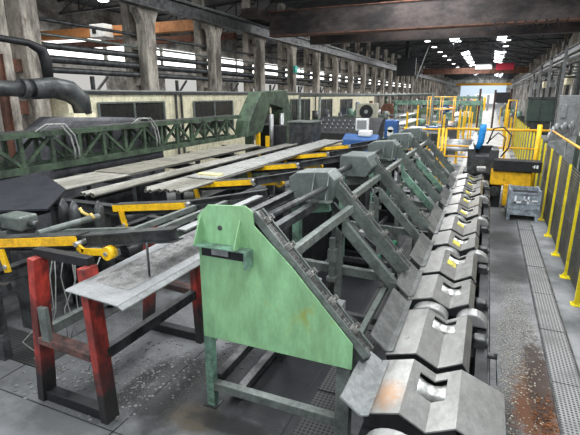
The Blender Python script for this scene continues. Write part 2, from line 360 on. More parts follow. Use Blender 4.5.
# columns left
def column(y,label,group='concrete columns along the left crane rail',near=False):
    t=thing('crane_column',(-13.9,y,0),label,'column',group)
    MB().box(-14.1,-13.6,y-.32,y+.32,0,6.9).build('shaft',concrete,t,.03)
    m=MB().prism([(-14.05,y-.33,6.5),(-14.05,y-.6,7.0),(-14.05,y-.6,7.1),(-14.05,y+.6,7.1),(-14.05,y+.6,7.0),(-14.05,y+.33,6.5)],(.4,0,0))
    m.build('bracket',concrete,t)
    MB().box(-14.9,-14.5,y-.3,y+.3,0,10).build('rear_shaft',concrete,t,.03)
    b=MB()
    for z in (1,2.5,4,5.5,7,8.5): b.box(-14.5,-14.1,y-.2,y+.2,z,z+.35)
    b.build('batten',concrete,t)
cl=['tall concrete crane column second from the left, beside the cream cabin corner','third concrete crane column, rising behind the cream cabin','fourth concrete crane column, left above the green press','fifth concrete crane column with teal lamp beside it']
for i in range(28):
    y=16.4+i*5.3
    column(y, cl[i] if i<4 else 'grimy concrete column in the receding row under the left crane rail')
# big nearest column with two legs
t=thing('crane_column',(-13.9,10,0),'massive twin-legged timber-textured concrete column at top left corner','column')
MB().box(-14.2,-13.5,10.35,10.95,0,9.5).build('shaft',concrete,t,.03)
MB().box(-14.2,-13.5,9.3,9.85,0,9.5).build('shaft',concrete,t,.03)
b=MB()
for z in (1.5,3,4.3,6.6,8): b.box(-14.0,-13.8,9.85,10.35,z,z+.4)
b.build('batten',brown,t)
for (x,y,w,l) in ((-12.7,7.9,.16,'rusty brown steel stanchion left of the twin column'),(-12.6,8.75,.12,'thin rusty orange stanchion in front of the twin column')):
    tag(MB().channel((x,y,0),(x,y,4.7),w*1.6,w*1.6).build('steel_stanchion',brown),l,'post')
# cable rack at the left upper
tag(MB().box(-13.7,-13.2,6.5,9.28,5.9,6.2).box(-13.6,-13.5,6.5,9.0,4.2,5.9).box(-13.6,-13.2,6.5,9.1,4.9,5.15).box(-13.6,-13.2,6.5,9.1,4.2,4.35).build('cable_tray',dark),'short dark cable trays at the upper left edge beside the twin column','cable tray')
hp=[(-12.4,5.2,5.05),(-12.4,8.6,5.1),(-12.4,9.6,5.05),(-12.4,10.0,4.9),(-12.4,10.1,4.6),(-12.4,10.1,4.0)]
tag(MB().tube(hp,[.09,.09,.1,.16,.17,.15],12).build('bent_black_hose',black),'thick black hose bending down in front of the twin column','hose')
# crane rail beams
def rail(name,x,label,s):
    t=thing(name,(x,60,7.1),label,'crane rail')
    MB().channel((x,4,7.4),(x,205,7.4),.4,.6,.05).build('girder',dark,t)
    MB().box(x-.05,x+.05,4,205,7.7,7.82).build('rail_head',frame_m,t)
rail('crane_rail_girder',-13.45,'long dark crane rail girder running along the left columns',1)
rail('crane_rail_girder',6.3,'long dark crane rail girder running along the right wall',-1)
# pipes along left columns
for i,(z,r,lb) in enumerate([(6.1,.06,'thin upper'),(5.25,.12,'thick dark'),(4.82,.14,'thick greasy'),(4.45,.11,'lowest thick'),(5.6,.05,'slim grey')]):
    tag(MB().cyl((-14.3+.03*i,10.9,z),(-14.3+.03*i,150,z),r,10).build('service_pipe',dark if i<4 else frame_m),lb+' service pipe running along the left columns above the cream cabin','pipe')
for j in range(26):
    y=13.6+5.3*j
    tag(MB().beam((-14.3,y,0),(-14.3,y,4.3),.12,.12).beam((-14.3,y,3.6),(-14.3,y+.8,4.3),.08,.08).build('pipe_bracket',dark),'dark bracket post carrying the pipes between the left columns','bracket','pipe bracket posts between the left columns')
tag(MB().cyl((-13.0,11.3,3.75),(-13.0,56,3.75),.03,8).build('conduit_pipe',hose),'thin pale conduit running just above the cream cabin roof','pipe')
# side-bay crane (orange) with cabin
t=thing('overhead_crane',(-22,24,8),'faded orange overhead crane spanning the left side bay','crane')
MB().box(-30.5,-15,24,24.6,7.35,7.95).build('girder',orange,t)
MB().box(-30.5,-15,25.8,26.2,6.95,7.35).build('lower_girder',brown,t)
MB().box(-24.15,-22.95,23.2,24,7.2,7.98).build('trolley',white,t,.03)
MB().box(-23.9,-23.6,23.15,23.2,7.4,7.75).build('window',glassd,t)
# lamps
def lamp(x,y,z,label,cat='lamp',grp=None,r=.22):
    t=thing('high_bay_lamp',(x,y,z),label,cat,grp)
    MB().tube([(x,y,z+.3),(x,y,z+.12),(x,y,z)],[.07,.1,r],14).build('reflector',steel,t)
    MB().tube([(x,y,z-.01),(x,y,z-.06)],[r*.95,r*.7],14).build('bulb',lampe,t)
    MB().cyl((x,y,z+.3),(x,y,z+1.8),.02,6).build('hanger',dark,t)
lamp(-20,20.4,8.6,'lit high bay lamp hanging left of the second column','lamp',None,.32)
lamp(-20,28.3,8.2,'lit high bay lamp hanging between second and third columns','lamp',None,.32)
for y in (47.4,53,59.6,66.7,73.7,82,92,104):
    lamp(-6.8,y,9.2,'small lit high bay lamp in the row along the left roof side',grp='lamps in the left roof row',r=.34)
for y in (47.8,55.2,61.8,70,80,92):
    lamp(1.1,y,9.2,'small lit high bay lamp in the row along the right roof side',grp='lamps in the right roof row',r=.34)
# main overhead crane near
t=thing('overhead_crane',(-3.5,26,7.8),'massive dark overhead crane girders crossing the top of the hall','crane')
MB().box(-12.6,6.0,26,26.6,7.05,8.35).build('girder',darkbeam,t)
MB().box(-12.6,6.0,25.9,26.7,7.0,7.06).box(-12.6,6.0,25.9,26.7,8.35,8.41).build('flange',brown,t)
MB().box(-11.0,6.0,28.6,29.1,6.75,7.6).build('rear_girder',darkbeam,t)
MB().box(-13.7,-12.6,24.5,30.5,7.82,8.4).build('end_carriage',darkbeam,t)
MB().box(6.0,6.6,24.5,30.5,7.82,8.4).build('end_carriage',darkbeam,t)
m=MB()
for i in range(8):
    x=-.6+i*.45; m.tube([(x,25.85,7.1),(x+.08,25.85,6.8),(x+.22,25.85,6.65),(x+.36,25.85,6.8),(x+.45,25.85,7.1)],.018,6)
m.build('festoon_cable',black,t)
t=thing('overhead_crane',(-3.5,98,8),'brown overhead crane with red and white plates further down the hall','crane')
MB().box(-13,6.2,98,98.8,7.6,8.7).build('girder',brown,t)
lab(MB().box(-3.2,-.2,97.9,98,8.4,9.4).build('sign_plate',white,t),'white plate'); lab(MB().box(.5,3.6,97.9,98,8.2,9.4).build('sign_plate',redl,t),'red plate')
t.location
t=thing('overhead_crane',(-3.5,170,7),'bright orange-yellow overhead crane at the far end','crane')
MB().box(-11,6.2,170,170.8,6.7,7.5).build('girder',orangey,t)
tag(MB().beam((-7.4,60,9.6),(-9.2,60,4.0),.09,.09).build('hanging_hook_line',steel),'slender pale cable hanging slanted from the roof','cable')
tag(MB().box(-11.6,-9.2,62,62.4,6.0,8.2).box(-10.6,-10.2,62.1,62.3,8.2,10.8).build('dark_signboard',black),'dark square panel hanging under the left crane rail','panel')
tag(MB().box(-13.6,-13.45,32.05,32.5,5.2,5.7).build('teal_lamp',teal),'small teal box light on the left column row','light')
# right columns & clutter
for j in range(26):
    y=36+j*5.4
    t=thing('wall_column',(6.7,y,0),'pale grimy wall column in the receding right row','column','columns along the right wall')
    MB().box(6.5,7.1,y-.25,y+.25,0,7.1).build('shaft',wallm if j%3 else concrete,t)
    MB().box(6.6,7.0,y-.2,y+.2,7.8,9.8).build('upper_shaft',concrete,t)
for i,(x,z,r) in enumerate([(5.7,6.5,.14),(5.4,5.9,.09),(5.9,5.3,.07)]):
    tag(MB().cyl((x,20,z),(x,200,z),r,10).build('service_pipe',[steel,dark,frame_m][i]),['thick pale','dark slim','thin grey lowest'][i]+' service pipe running along the right wall','pipe')
# ================================================================== CREAM CABIN
CX=-13.0
t=thing('cream_cabin',(CX-.5,30,0),'long cream clad cabin with dark windows along the left columns','cabin')
MB().box(CX-.9,CX,11.2,56,0,3.62).build('wall',creamc,t)
MB().box(CX-1,CX+.08,11.1,56.2,3.62,3.72).build('roof_edge',dark,t)
def win(y0,y1,z0,z1,n):
    fr=MB().box(CX,CX+.04,y0,y1,z0,z1).build('window',glassd,t)
    m=MB()
    for i in range(n+1):
        yy=y0+(y1-y0)*i/n; m.box(CX+.04,CX+.09,yy-.05,yy+.05,z0,z1)
    for zz in (z0,(z0+z1)/2-.3,z1): m.box(CX+.04,CX+.08,y0,y1,zz-.03,zz+.03)
    m.build('mullion',frame_m,fr)
win(12.45,16.1,1.6,3.32,2); win(18.3,21.9,1.9,3.3,2); win(24.5,26.5,1.0,3.2,2)
win(30,33.8,.6,3.3,3); win(36,39.4,.6,3.25,2); win(42,46,.8,3.2,2)
m=MB()
for y in (16.9,17.3,28.3,35): MB().beam((CX+.1,y,0),(CX+.1,y,3.62),.08,.08).build('downpipe',dark,t)
# ================================================================== DUCT + HOOD
t=thing('cloth_covered_hood',(-10.3,9.4,0),'sloped grey extraction hood behind the green lattice girder','hood')
MB().prism([(-10.9,7.6,2.55),(-10.9,8.4,3.05),(-10.9,10.6,2.95),(-10.9,11.8,2.5),(-10.9,11.8,.0),(-10.9,7.6,.0)],(1.3,0,0)).build('cover',hood_m,t,.08)
MB().box(-10.5,-10.1,8.85,9.6,2.95,3.12).build('collar',cream,t)
t=thing('flexible_duct',(-10.2,7,0),'fat dark flexible duct bending down into the grey hood','duct')
P=[(-10.5,3.8,3.72),(-10.5,6.5,3.76),(-10.45,8.0,3.74),(-10.4,8.6,3.78),(-10.35,9.0,3.7),(-10.3,9.3,3.45),(-10.3,9.35,3.1)]
MB().tube(P[:3],[.18,.18,.19],18).build('straight_duct',duct_m,t)
MB().tube(P[2:],[.25,.27,.29,.27,.23],18).build('elbow',duct_m,t)
MB().tube([(-10.5,6.6,3.76),(-10.5,6.68,3.76)],.21,18).build('clamp_band',dark,t); MB().tube([(-10.46,7.7,3.75),(-10.46,7.85,3.75)],.24,18).build('clamp_band',dark,t)
# ================================================================== GREEN LATTICE GIRDER
GX=-8.9
t=thing('lattice_girder',(GX,10,2),'long green painted lattice girder with trailing hoses left of the press','girder')
for x in (GX,GX-.5):
    MB().beam((x,2.5,2.78),(x,15.55,2.78),.14,.12).build('top_chord',dgreen,t)
    MB().beam((x,2.5,2.05),(x,15.55,2.05),.14,.14).build('bottom_chord',dgreen,t)
    y=2.6;i=0
    while y<14.9:
        MB().beam((x,y,2.05),(x,y,2.78),.08,.09).build('upright',dgreen,t)
        if i%2: MB().beam((x,y,2.1),(x,y+.75,2.74),.06,.07).build('brace',dgreen,t)
        else: MB().beam((x,y,2.74),(x,y+.75,2.1),.06,.07).build('brace',dgreen,t)
        y+=.75;i+=1
MB().box(GX-.5,GX,2.5,15.5,2.83,2.85).build('walkway_strip',dark,t)
for i,(y,lb) in enumerate([(5.4,'looped grey hose over the girder at far left'),(7.4,'looped grey hose over the girder below the duct'),(10.3,'looped pair of grey hoses near the girder middle')]):
    m=MB()
    for o in (0,.12): 
        m.tube([(GX+.06,y-.7+o,2.84),(GX+.1,y-.45+o,2.98),(GX+.1,y-.1+o,2.96),(GX+.12,y+.12+o,2.7),(GX+.12,y+.2+o,2.35),(GX+.12,y+.18+o,2.15)],.02,7)
    if i==0: m.tube([(GX+.12,y+.1,2.6),(GX+.12,y+.1,2.15)],.07,10)
    tag(m.build('looped_hose',hose),lb,'hose')
# ================================================================== GREEN PRESS GANTRY
def s11(y,z): return (y*1.1,3.6-(3.6-z)*1.1)
pp=[(15.63, 2.0), (15.82, 2.61), (16.9, 3.72), (19.49, 3.82), (20.31, 2.19), (20.06, 1.1), (19.24, 1.18), (19.04, 3.03), (17.71, 3.23), (16.92, 2.1)]
t=thing('green_press',(-8.9,16.8,0),'green machine portal with slanted arm at the end of the lattice girder','machine')
MB().prism([(-9.2,y,z) for y,z in pp],(.6,0,0)).build('arm',mgreen if 0 else dgreen,t,.02)
MB().box(-9.1,-8.7,19.2,20.0,0,2.4).build('column',dgreen,t,.02)
MB().box(-9.6,-9.3,17.2,17.5,0,2.9).build('column',dgreen,t,.02)
MB().box(-9.4,-8.3,17.9,18.8,.9,2.3).build('press_head',black,t,.02)
for yy in (17.8,18.9): MB().cyl((-8.6,yy,1.2),(-8.6,yy,2.8),.1,12).build('cylinder',steel,t)
lab(MB().box(-8.75,-8.6,16.6,16.75,.9,2.1).build('guard_post',yellow,t),'yellow guard post'); lab(MB().box(-8.65,-8.5,17.3,17.42,.9,1.9).build('guard_post',yellow,t),'yellow guard post')
MB().box(-9.6,-8.1,16.3,19.9,0,.9).build('base',dgreen,t,.02)
t=thing('dark_enclosure',(-6.7,16.8,0),'plain dark grey metal box cabinet right of the green machine','cabinet')
MB().box(-7.2,-6.2,16.5,17.5,0,2.55).build('body',dark,t,.02); MB().box(-7.25,-6.15,16.45,17.55,2.55,2.6).build('lid',frame_m,t)
# control desk
t=thing('control_desk',(-6,20,0),'dark control desk with slanted gauge panel behind the tubes','desk')
MB().prism([(-7.3,19.4,1.95),(-7.3,20.5,2.6),(-7.3,20.6,2.6),(-7.3,20.6,0),(-7.3,19.4,0)],(3.0,0,0)).build('console',black,t,.01)
MB().box(-7.4,-5.65,18.6,19.38,1.45,1.55).build('worktop',mat('pale_wood_top',rgb(196,176,136),.6,0,None,.4,3),t)
m=MB()
for i in range(9):
    for j in range(3): m.cyl((-7+i*.26,19.6+j*.25,2.12+j*.148),(-7+i*.26,19.56+j*.25,2.2+j*.148),.03,8)
m.build('gauge',steel,t)
t=thing('monitor',(-5,19.4,2),'pale framed monitor standing on the control desk','monitor')
MB().box(-5.25,-4.68,19.3,19.45,2.1,2.62).build('casing',white,t,.02); MB().box(-5.17,-4.76,19.27,19.3,2.18,2.54).build('screen',screen,t); MB().box(-5.05,-4.9,19.32,19.44,1.9,2.1).build('stand',dark,t)
tag(MB().prism([(-5.6,18.5,0),(-5.6,19.2,0),(-5.6,19.2,1.85),(-5.6,18.9,2.0),(-5.6,18.5,1.8)],(1.5,0,0)).build('blue_tarpaulin',dblue,None,.05),'crumpled blue sheet covering a box in front of the monitor','tarpaulin')
tag(MB().box(-4.95,-4.4,18.65,19.05,1.9,2.16).build('white_sack',white,None,.06),'small white sack on the blue sheet','sack')
t=thing('blue_drum_bin',(-4.2,22,0),'blue upright barrel cabinet with white oval label behind the desk','bin')
MB().box(-4.5,-3.9,21.8,22.4,0,2.45).build('body',dblue,t,.06); MB().tube([(-4.2,21.79,2.0),(-4.2,21.76,2.0)],.14,16).box(-4.34,-4.06,21.76,21.79,1.7,2.0).build('label_plate',white,t)
t=thing('blue_white_machine',(-2.6,21,0),'low table of pale and blue bundles near the yellow gate','table')
MB().box(-3.3,-1.9,20.8,21.8,1.95,2.05).build('top',steel,t); MB().box(-3.2,-2.5,20.9,21.6,2.05,2.2).build('bundle',white,t,.05); MB().box(-2.45,-1.95,20.9,21.5,2.05,2.25).build('bundle',dblue,t,.05)
for x in (-3.2,-2.0):
    for y in (20.9,21.7): MB().box(x-.04,x+.04,y-.04,y+.04,0,1.95).build('leg',dark,t)
t=thing('air_cooler',(-7,28,0),'outdoor fan unit with round grille behind the control desk','fan')
MB().box(-7.6,-6.3,28,28.5,2.1,3.1).build('casing',mat('beige_casing',rgb(170,168,150),.6,0,None,.4,3),t,.02)
MB().cyl((-6.95,27.99,2.6),(-6.95,27.93,2.6),.42,20).build('fan_grille',black,t); MB().cyl((-6.95,27.93,2.6),(-6.95,27.9,2.6),.12,12).build('hub',steel,t)
MB().box(-7.5,-7.3,28.1,28.3,0,2.1).box(-6.6,-6.4,28.1,28.3,0,2.1).build('stand',dark,t)
# frame of horizontal pipe over desk
tag(MB().cyl((-9.8,24,3.55),(-2.6,24,3.62),.06,8).cyl((-9.8,24,0),(-9.8,24,3.55),.07,8).cyl((-8.6,24,0),(-8.6,24,3.55),.07,8).cyl((-2.6,24,0),(-2.6,24,3.62),.07,8).build('pipe_portal',frame_m),'slim grey pipe portal over the control desk area','frame')
# ================================================================== SKID BEAMS with yellow pads
SY=[3.5,5.55,7.65,9.95,12.2,14.4]
sl=['nearest skid beam, with long yellow pad and yellow end roller above the red stand','second skid beam, its yellow pad behind the nearest one and left of the green plate',
 'third skid beam, yellow pad just beyond the open tube ends','fourth skid beam, yellow pad under the right edge of the tubes','fifth skid beam, small yellow pad near the tube far ends','farthest skid beam, smallest yellow pad beside the control desk']
for i,y in enumerate(SY):
    t=thing('skid_beam',(-4.2,y,0),sl[i],'beam','dark skid beams carrying the tubes')
    MB().channel((-9.0,y,1.72),(-5.5,y,1.72),.16,.15).build('rear_beam',dark,t)
    dl,dr=(.03,.06) if i==0 else (.01,0)
    MB().channel((-5.5,y,1.72+dl),(-4.1,y,1.90+dr),.14,.14).build('middle_beam',dark,t)
    MB().beam((-5.6,y-.0,1.812+dl),(-4.09,y-.0,2.012+dr),.18,.018).build('top_plate',dark,t)
    MB().beam((-5.6,y-.095,1.755+dl),(-4.09,y-.095,1.96+dr),.02,.105).build('yellow_pad',chipyel if i==0 else yellow,t)
    MB().channel((-4.04,y,1.965+dr*.7),(-2.76,y,2.24),.15,.14).build('front_beam',dark,t)
    MB().beam((-4.1,y-.09,2.0),(-4.03,y-.09,1.90),.04,.05).cyl((-4.07,y-.14,1.99),(-4.07,y+.08,1.99),.03,10).build('pivot_pin',skin_m,t)
    ya=y-.11 if i==0 else y+.16; zd=0 if i==0 else -.02
    MB().beam((-4.06,ya,1.96+zd),(-3.98,ya,1.91+zd),.03,.07).beam((-4.0,ya,1.91+zd),(-3.62,ya,1.955+zd),.03,.075).build('yellow_arm',yellow,t)
    w=MB().cyl((-3.60,ya-.05,1.955+zd),(-3.60,ya+.05,1.955+zd),.075,20).build('end_roller',yellow,t)
    MB().tube([(-3.60,ya-.065,1.955+zd),(-3.60,ya-.05,1.955+zd)],.026,8).build('hub',skin_m,w)
    MB().beam((-5.40,y-.12,1.74),(-5.33,y-.12,1.45),.03,.1).build('yellow_tab',yellow,t)
    MB().cyl((-5.35,y-.15,1.52),(-5.35,y-.12,1.52),.03,10).build('bolt',skin_m,t)
    for x in (-8.6,-7.1,-5.9):
        MB().beam((x,y,0),(x,y,1.66),.12,.12).build('post',dark,t)
# longitudinal under-beams and debris under tubes
for x,z,lb in ((-8.7,1.2,'rear low dark cross girder under the tube beds'),(-5.9,1.2,'front low dark cross girder under the tube beds'),(-7.2,.7,'middle low dark cross girder under the tube beds')):
    tag(MB().channel((x,2.6,z),(x,17,z),.14,.2).build('cross_girder',dark),lb,'girder')
# grey shaft between first and second skids + strap
t=thing('round_shaft',(-4.8,4,2),'long grey round shaft lying between the first two skid beams','shaft')
MB().cyl((-4.84,3.5,1.98),(-4.80,4.4,1.98),.045,16).build('shaft',frame_m,t)
lab(MB().tube([(-5.16,4.42,2.06),(-5.12,4.42,2.0),(-4.98,4.36,2.0),(-4.86,4.3,2.01),(-4.8,4.28,2.04),(-4.75,4.28,1.98)],.022,8).build('retaining_hook',mat('tan_strap',rgb(196,170,96),.6,0,None,.4,4),t),'tan hooked strap')
# ladder-like rails (light grey) to the right of nearest yellow roller
t=thing('rack_frame',(-3.2,4.4,2),'open grey angle-steel rack between the nearest skid beam and the green plate','rack')
m=MB()
for x,z in ((-3.9,2.03),(-3.35,2.15),(-2.86,2.26)): MB().beam((x,3.6,z-.06),(x,5.4,z-.06),.06,.07).build('rail',frame_m,t)
MB().beam((-3.9,5.45,1.96),(-2.85,5.45,2.18),.06,.07).build('end_bar',dark,t)
MB().beam((-2.8,3.62,2.24),(-2.8,5.4,2.24),.10,.02).build('edge_strip',steel,t)
# dark sheet + motor box left
tag(MB().prism([(-9.1,6.1,1.95),(-8.3,6.4,1.98),(-7.0,5.75,1.93),(-6.25,4.75,1.86),(-7.3,4.1,1.86),(-9.3,4.4,1.9)],(0,0,-.03)).build('dark_cover_sheet',mat('blue_black_sheet',rgb(46,48,54),.5,.2,None,.4,3)),'flat blue-black cover sheet at the left edge in front of the lattice girder','sheet')
for (x,y,lb) in ((-6.45,5.2,'left'),(-6.15,5.15,'middle'),(-5.75,5.3,'right')):
    tag(MB().tube([(x,y,0),(x,y,1.62),(x,y,1.8),(x,y,1.92)],[.07,.12,.1,.02],4).build('stop_lug',dark),lb+' one of three dark pointed stop lugs beside the blue-black sheet','lug')
t=thing('motor_box',(-6.2,4.3,1.6),'small dark grey boxy gearbox at the left edge','gearbox')
MB().box(-6.55,-6.08,4.15,4.45,1.66,1.88).build('housing',frame_m,t,.03); MB().cyl((-6.08,4.3,1.76),(-5.9,4.3,1.76),.05,12).build('output_shaft',dark,t)
MB().box(-6.5,-6.12,4.2,4.42,0,1.66).build('stand',dark,t)
for k,(p,q) in enumerate([((-7.4,2.5,1.25),(-5.0,3.15,1.4)),((-7.6,3.8,1.5),(-4.9,5.2,1.55)),((-7.0,2.4,.05),(-5.0,3.0,.8)),((-6.6,4.7,1.2),(-4.8,4.7,1.35))]):
    tag(MB().beam(p,q,.07,.09).build('loose_bar',frame_m if k%2 else dark),['upper slanted','crossing','lowest pale','rear level'][k]+' steel bar among the dark frames behind the red stand','bar')
m=MB(); rr=random.Random(3)
for k in range(7):
    x=-5.5+rr.random()*1.3; g_=lambda a:rr.uniform(-a,a)
    m.tube([(x,3.95,1.6),(x+g_(.1),3.85+g_(.1),1.25),(x+g_(.2),3.75+g_(.15),.8),(x+g_(.35),3.7+g_(.2),.35),(x+g_(.5),3.7+g_(.3),.03)],.008,6)
tag(m.build('dangling_cables',hose),'tangle of thin cables dangling behind the red stand','cables')
for k,(x,y,w,h) in enumerate([(-6.3,6.2,1.2,1.0),(-7.6,7.5,1.4,1.2),(-5.4,8.5,1.0,1.1),(-4.9,11.5,1.2,1.2)]):
    tt=thing('floor_machine',(x,y,0),['dark hydraulic block under the second skid beam','dark machine block under the left tube bed','dark machine block below the third skid beam','dark machine block below the fifth skid beam'][k],'machine')
    MB().box(x-w/2,x+w/2,y-.4,y+.4,0,h*.7).build('body',black,tt,.03); MB().cyl((x-w/3,y,h*.7),(x-w/3,y,h),.15,12).build('valve',dark,tt); MB().cyl((x+w/3,y-.3,h*.8),(x+w/3,y+.3,h*.8),.14,12).build('motor',dark,tt)
# ================================================================== TUBES
def tubes(n,x0,x1,ys,yend,z,r,cond,grp,where):
    pr=None
    for i in range(n):
        x=x0+(x1-x0)*i/(n-1) if n>1 else x0
        ya=ys+random.uniform(-.12,.12)
        o=MB().tube([(x,ya,z),(x+random.uniform(-.02,.02),yend+random.uniform(-.2,.2),z)],r,14,True,.78).build('steel_tube',pipe_m)
        if i==0: l='bright steel tube on the outer left of '+where
        elif i==n-1: l='bright steel tube on the outer right of '+where
        else: l='bright steel tube inside '+where
        tag(o,l,'tube',grp)
tubes(12,-8.2,-7.25,5.6,14.2,1.86,.03,0,'thin tubes of the left bundle','the thin left tube bundle')
tubes(4,-6.62,-6.30,5.7,15.0,1.87,.036,0,'tubes of the middle bundle','the narrow middle tube bundle')
tubes(8,-5.74,-4.99,6.4,16.6,1.90,.035,0,'tubes of the right bundle','the wide right tube bundle')
for k,(x0,x1,y0,y1) in enumerate([(-8.25,-7.2,7.6,14.0)]):
    tag(MB().box(x0,x1,y0,y1,1.895,1.905).build('flat_steel_sheet',mat('tan_grey_sheet',rgb(140,136,124),.55,.3,None,.6,2)),'long flat tan-grey sheet lying on the left tube bundle','sheet')
tag(MB().box(-5.7,-4.95,7.6,16.4,1.942,1.952).build('flat_steel_sheet',mat('pale_grey_sheet',rgb(186,186,182),.34,.5,None,.5,1.5)),'long pale flat strip lying on the right tube bundle','sheet')
t=thing('wooden_batten',(-5.4,8,2),'small pale yellowish batten lying across the right tube bundle','batten')
MB().beam((-5.6,8.0,1.965),(-5.05,8.0,1.965),.22,.03).build('board',mat('pale_yellow_wood',rgb(214,206,150),.7,0,None,.4,3),t)
# ================================================================== RED STANDS
def red_stand(y,zt,label,big):
    t=thing('red_stand',(-4.1,y,0),label,'stand')
    for xb,xt in ((-4.64,-4.42),(-3.62,-3.68)):
        m=MB(); m.beam((xb,y,0),(xt,y,zt),.10,.19); o=m.build('leg',red,t,.006)
    MB().beam((-4.5,y-.02,.86),(-3.7,y-.02,.82),.16,.09).build('cross_bar',mat('grimy_red_bar',rgb(104,70,64),.8,0,rgb(50,44,42),.9,4),t,.006)
    MB().beam((-4.60,y,.07),(-3.66,y,.07),.13,.13).build('bottom_bar',black,t,.006)
    MB().beam((-4.5,y+.06,zt+.03),(-3.68,y+.06,zt+.03),.1,.1).build('top_bar',black,t,.006)
    if big:
        MB().beam((-4.36,y-.08,.88),(-4.36,y-.08,1.3),.12,.05).build('side_strut',frame_m,t)
    return t
red_stand(3.15,1.87,'front red and black worn steel stand under the nearest skid beam',True)
red_stand(5.0,1.78,'rear red and black steel stand beneath the second skid beam, left of the green plate',False)
t=thing('stand_tie_rails',(-4,4,.8),'pair of dark rails joining the front red stand to the rear one','rail')
MB().beam((-3.64,3.2,.82),(-3.66,4.95,.80),.09,.13).build('right_rail',dark,t); MB().beam((-4.6,3.2,.86),(-4.6,4.95,.84),.09,.12).build('left_rail',frame_m,t)
# chute
t=thing('chute_tray',(-3.5,3.6,1.7),'long grey chute tray covered in dusty scale on the red stand','tray')
A=[(-3.62,2.80,1.76),(-2.91,2.76,1.75),(-2.91,5.3,1.76),(-3.72,5.3,1.80)]
MB().prism(A,(0,0,-.012)).build('tray_plate',mat('dusty_tray_steel',rgb(142,144,145),.6,.2,rgb(116,116,116),.4,4),t)
MB().prism([(-2.92,2.76,1.75),(-2.85,2.76,1.72),(-2.85,5.3,1.73),(-2.92,5.3,1.76)],(0,0,-.012)).build('folded_lip',steel,t)
b=MB(); r=[]
nx,ny=16,44
for j in range(ny+1):
    row=[]
    for i in range(nx+1):
        u=i/nx;v=j/ny; e=min(1,min(u,1-u)*6)*min(1,v*5)*min(1,(1-v)*6)
        x=-3.56+u*.52; y=3.05+v*2.15; z=1.757+ (1-u)*.03*v+e*(.008+random.random()*.035)
        row.append(b.b.verts.new((x+random.uniform(-.01,.01),y,z)))
    r.append(row)
for j in range(ny):
    for i in range(nx): b.b.faces.new((r[j][i],r[j][i+1],r[j+1][i+1],r[j+1][i]))
o=b.build('dusty_scale',rubble,t); o['kind']='stuff'
MB().cyl((-3.08,3.4,1.75),(-3.08,3.4,2.14),.012,8).build('hanger_rod',dark,t)
MB().box(-3.56,-3.46,2.95,5.1,1.68,1.745).build('tray_bracket',dark,t)
# ================================================================== INCLINED FRAMES
FY=[3.85,6.2,8.6,11.05,13.4,15.7]
fl=['nearest inclined transfer frame, faced with a large pale green plate','second inclined transfer frame, with ribbed grey head cover','third inclined transfer frame, with smooth boxy head cover',
 'fourth inclined transfer frame, with pale green diagonal brace','fifth inclined transfer frame, small grey head cover','farthest inclined transfer frame, next to the yellow railing']
TOP=(-2.02,2.46); BOT=(-.86,1.2)
def incl(a): return (TOP[0]+(BOT[0]-TOP[0])*a, TOP[1]+(BOT[1]-TOP[1])*a)
def chain(t,y,n=5):
    e0=incl(-.02); e1=incl(1.02)
    for dy in (-.075,.075): MB().beam((e0[0]+.01,y+dy,e0[1]-.02),(e1[0]+.01,y+dy,e1[1]-.02),.022,.08).build('guide_rail',frame_m,t)
    MB().beam((e0[0],y,e0[1]-.03),(e1[0],y,e1[1]-.03),.13,.07).build('chain_guide',mat('chain_guide_steel',rgb(108,108,106),.45,.2,rgb(44,44,44),.9,6),t)
    m=MB(); N=30
    for k in range(N):
        a=(k+.5)/N; x,z=incl(a); 
        m.beam((x-.014,y-(.02 if k%2 else .03),z+.022),(x+.014,y-(.02 if k%2 else .03),z-.008),.02,.03)
        m.beam((x-.014,y+(.02 if k%2 else .03),z+.022),(x+.014,y+(.02 if k%2 else .03),z-.008),.02,.03)
        m.cyl((x,y-.045,z+.008),(x,y+.045,z+.008),.012,6)
    m.build('chain',mat('greasy_chain',rgb(96,94,92),.4,.6,rgb(44,42,40),.8,8),t)
    for k in range(n):
        a=(k+.35)/n; x,z=incl(a); nx,nz=.735,.678; tx,tz=.678,-.735
        m=MB()
        p0=Vector((x,y,z))+Vector((nx,0,nz))*.03
        m.beam(p0-Vector((tx,0,tz))*.035,p0+Vector((tx,0,tz))*.035,.11,.014)
        m.beam(p0+Vector((nx,0,nz))*.03+Vector((0,-.045,0))-Vector((tx,0,tz))*.025,p0+Vector((nx,0,nz))*.03+Vector((0,-.045,0))+Vector((tx,0,tz))*.03,.014,.06)
        m.beam(p0+Vector((nx,0,nz))*.03+Vector((0,.045,0))-Vector((tx,0,tz))*.025,p0+Vector((nx,0,nz))*.03+Vector((0,.045,0))+Vector((tx,0,tz))*.03,.014,.06)
        m.cyl(p0+Vector((nx*.035,-.065,nz*.035)),p0+Vector((nx*.035,.065,nz*.035)),.012,8)
        m.build('lug',mat('worn_lug_steel',rgb(140,139,134),.45,.2,rgb(84,82,78),.7,8),t)
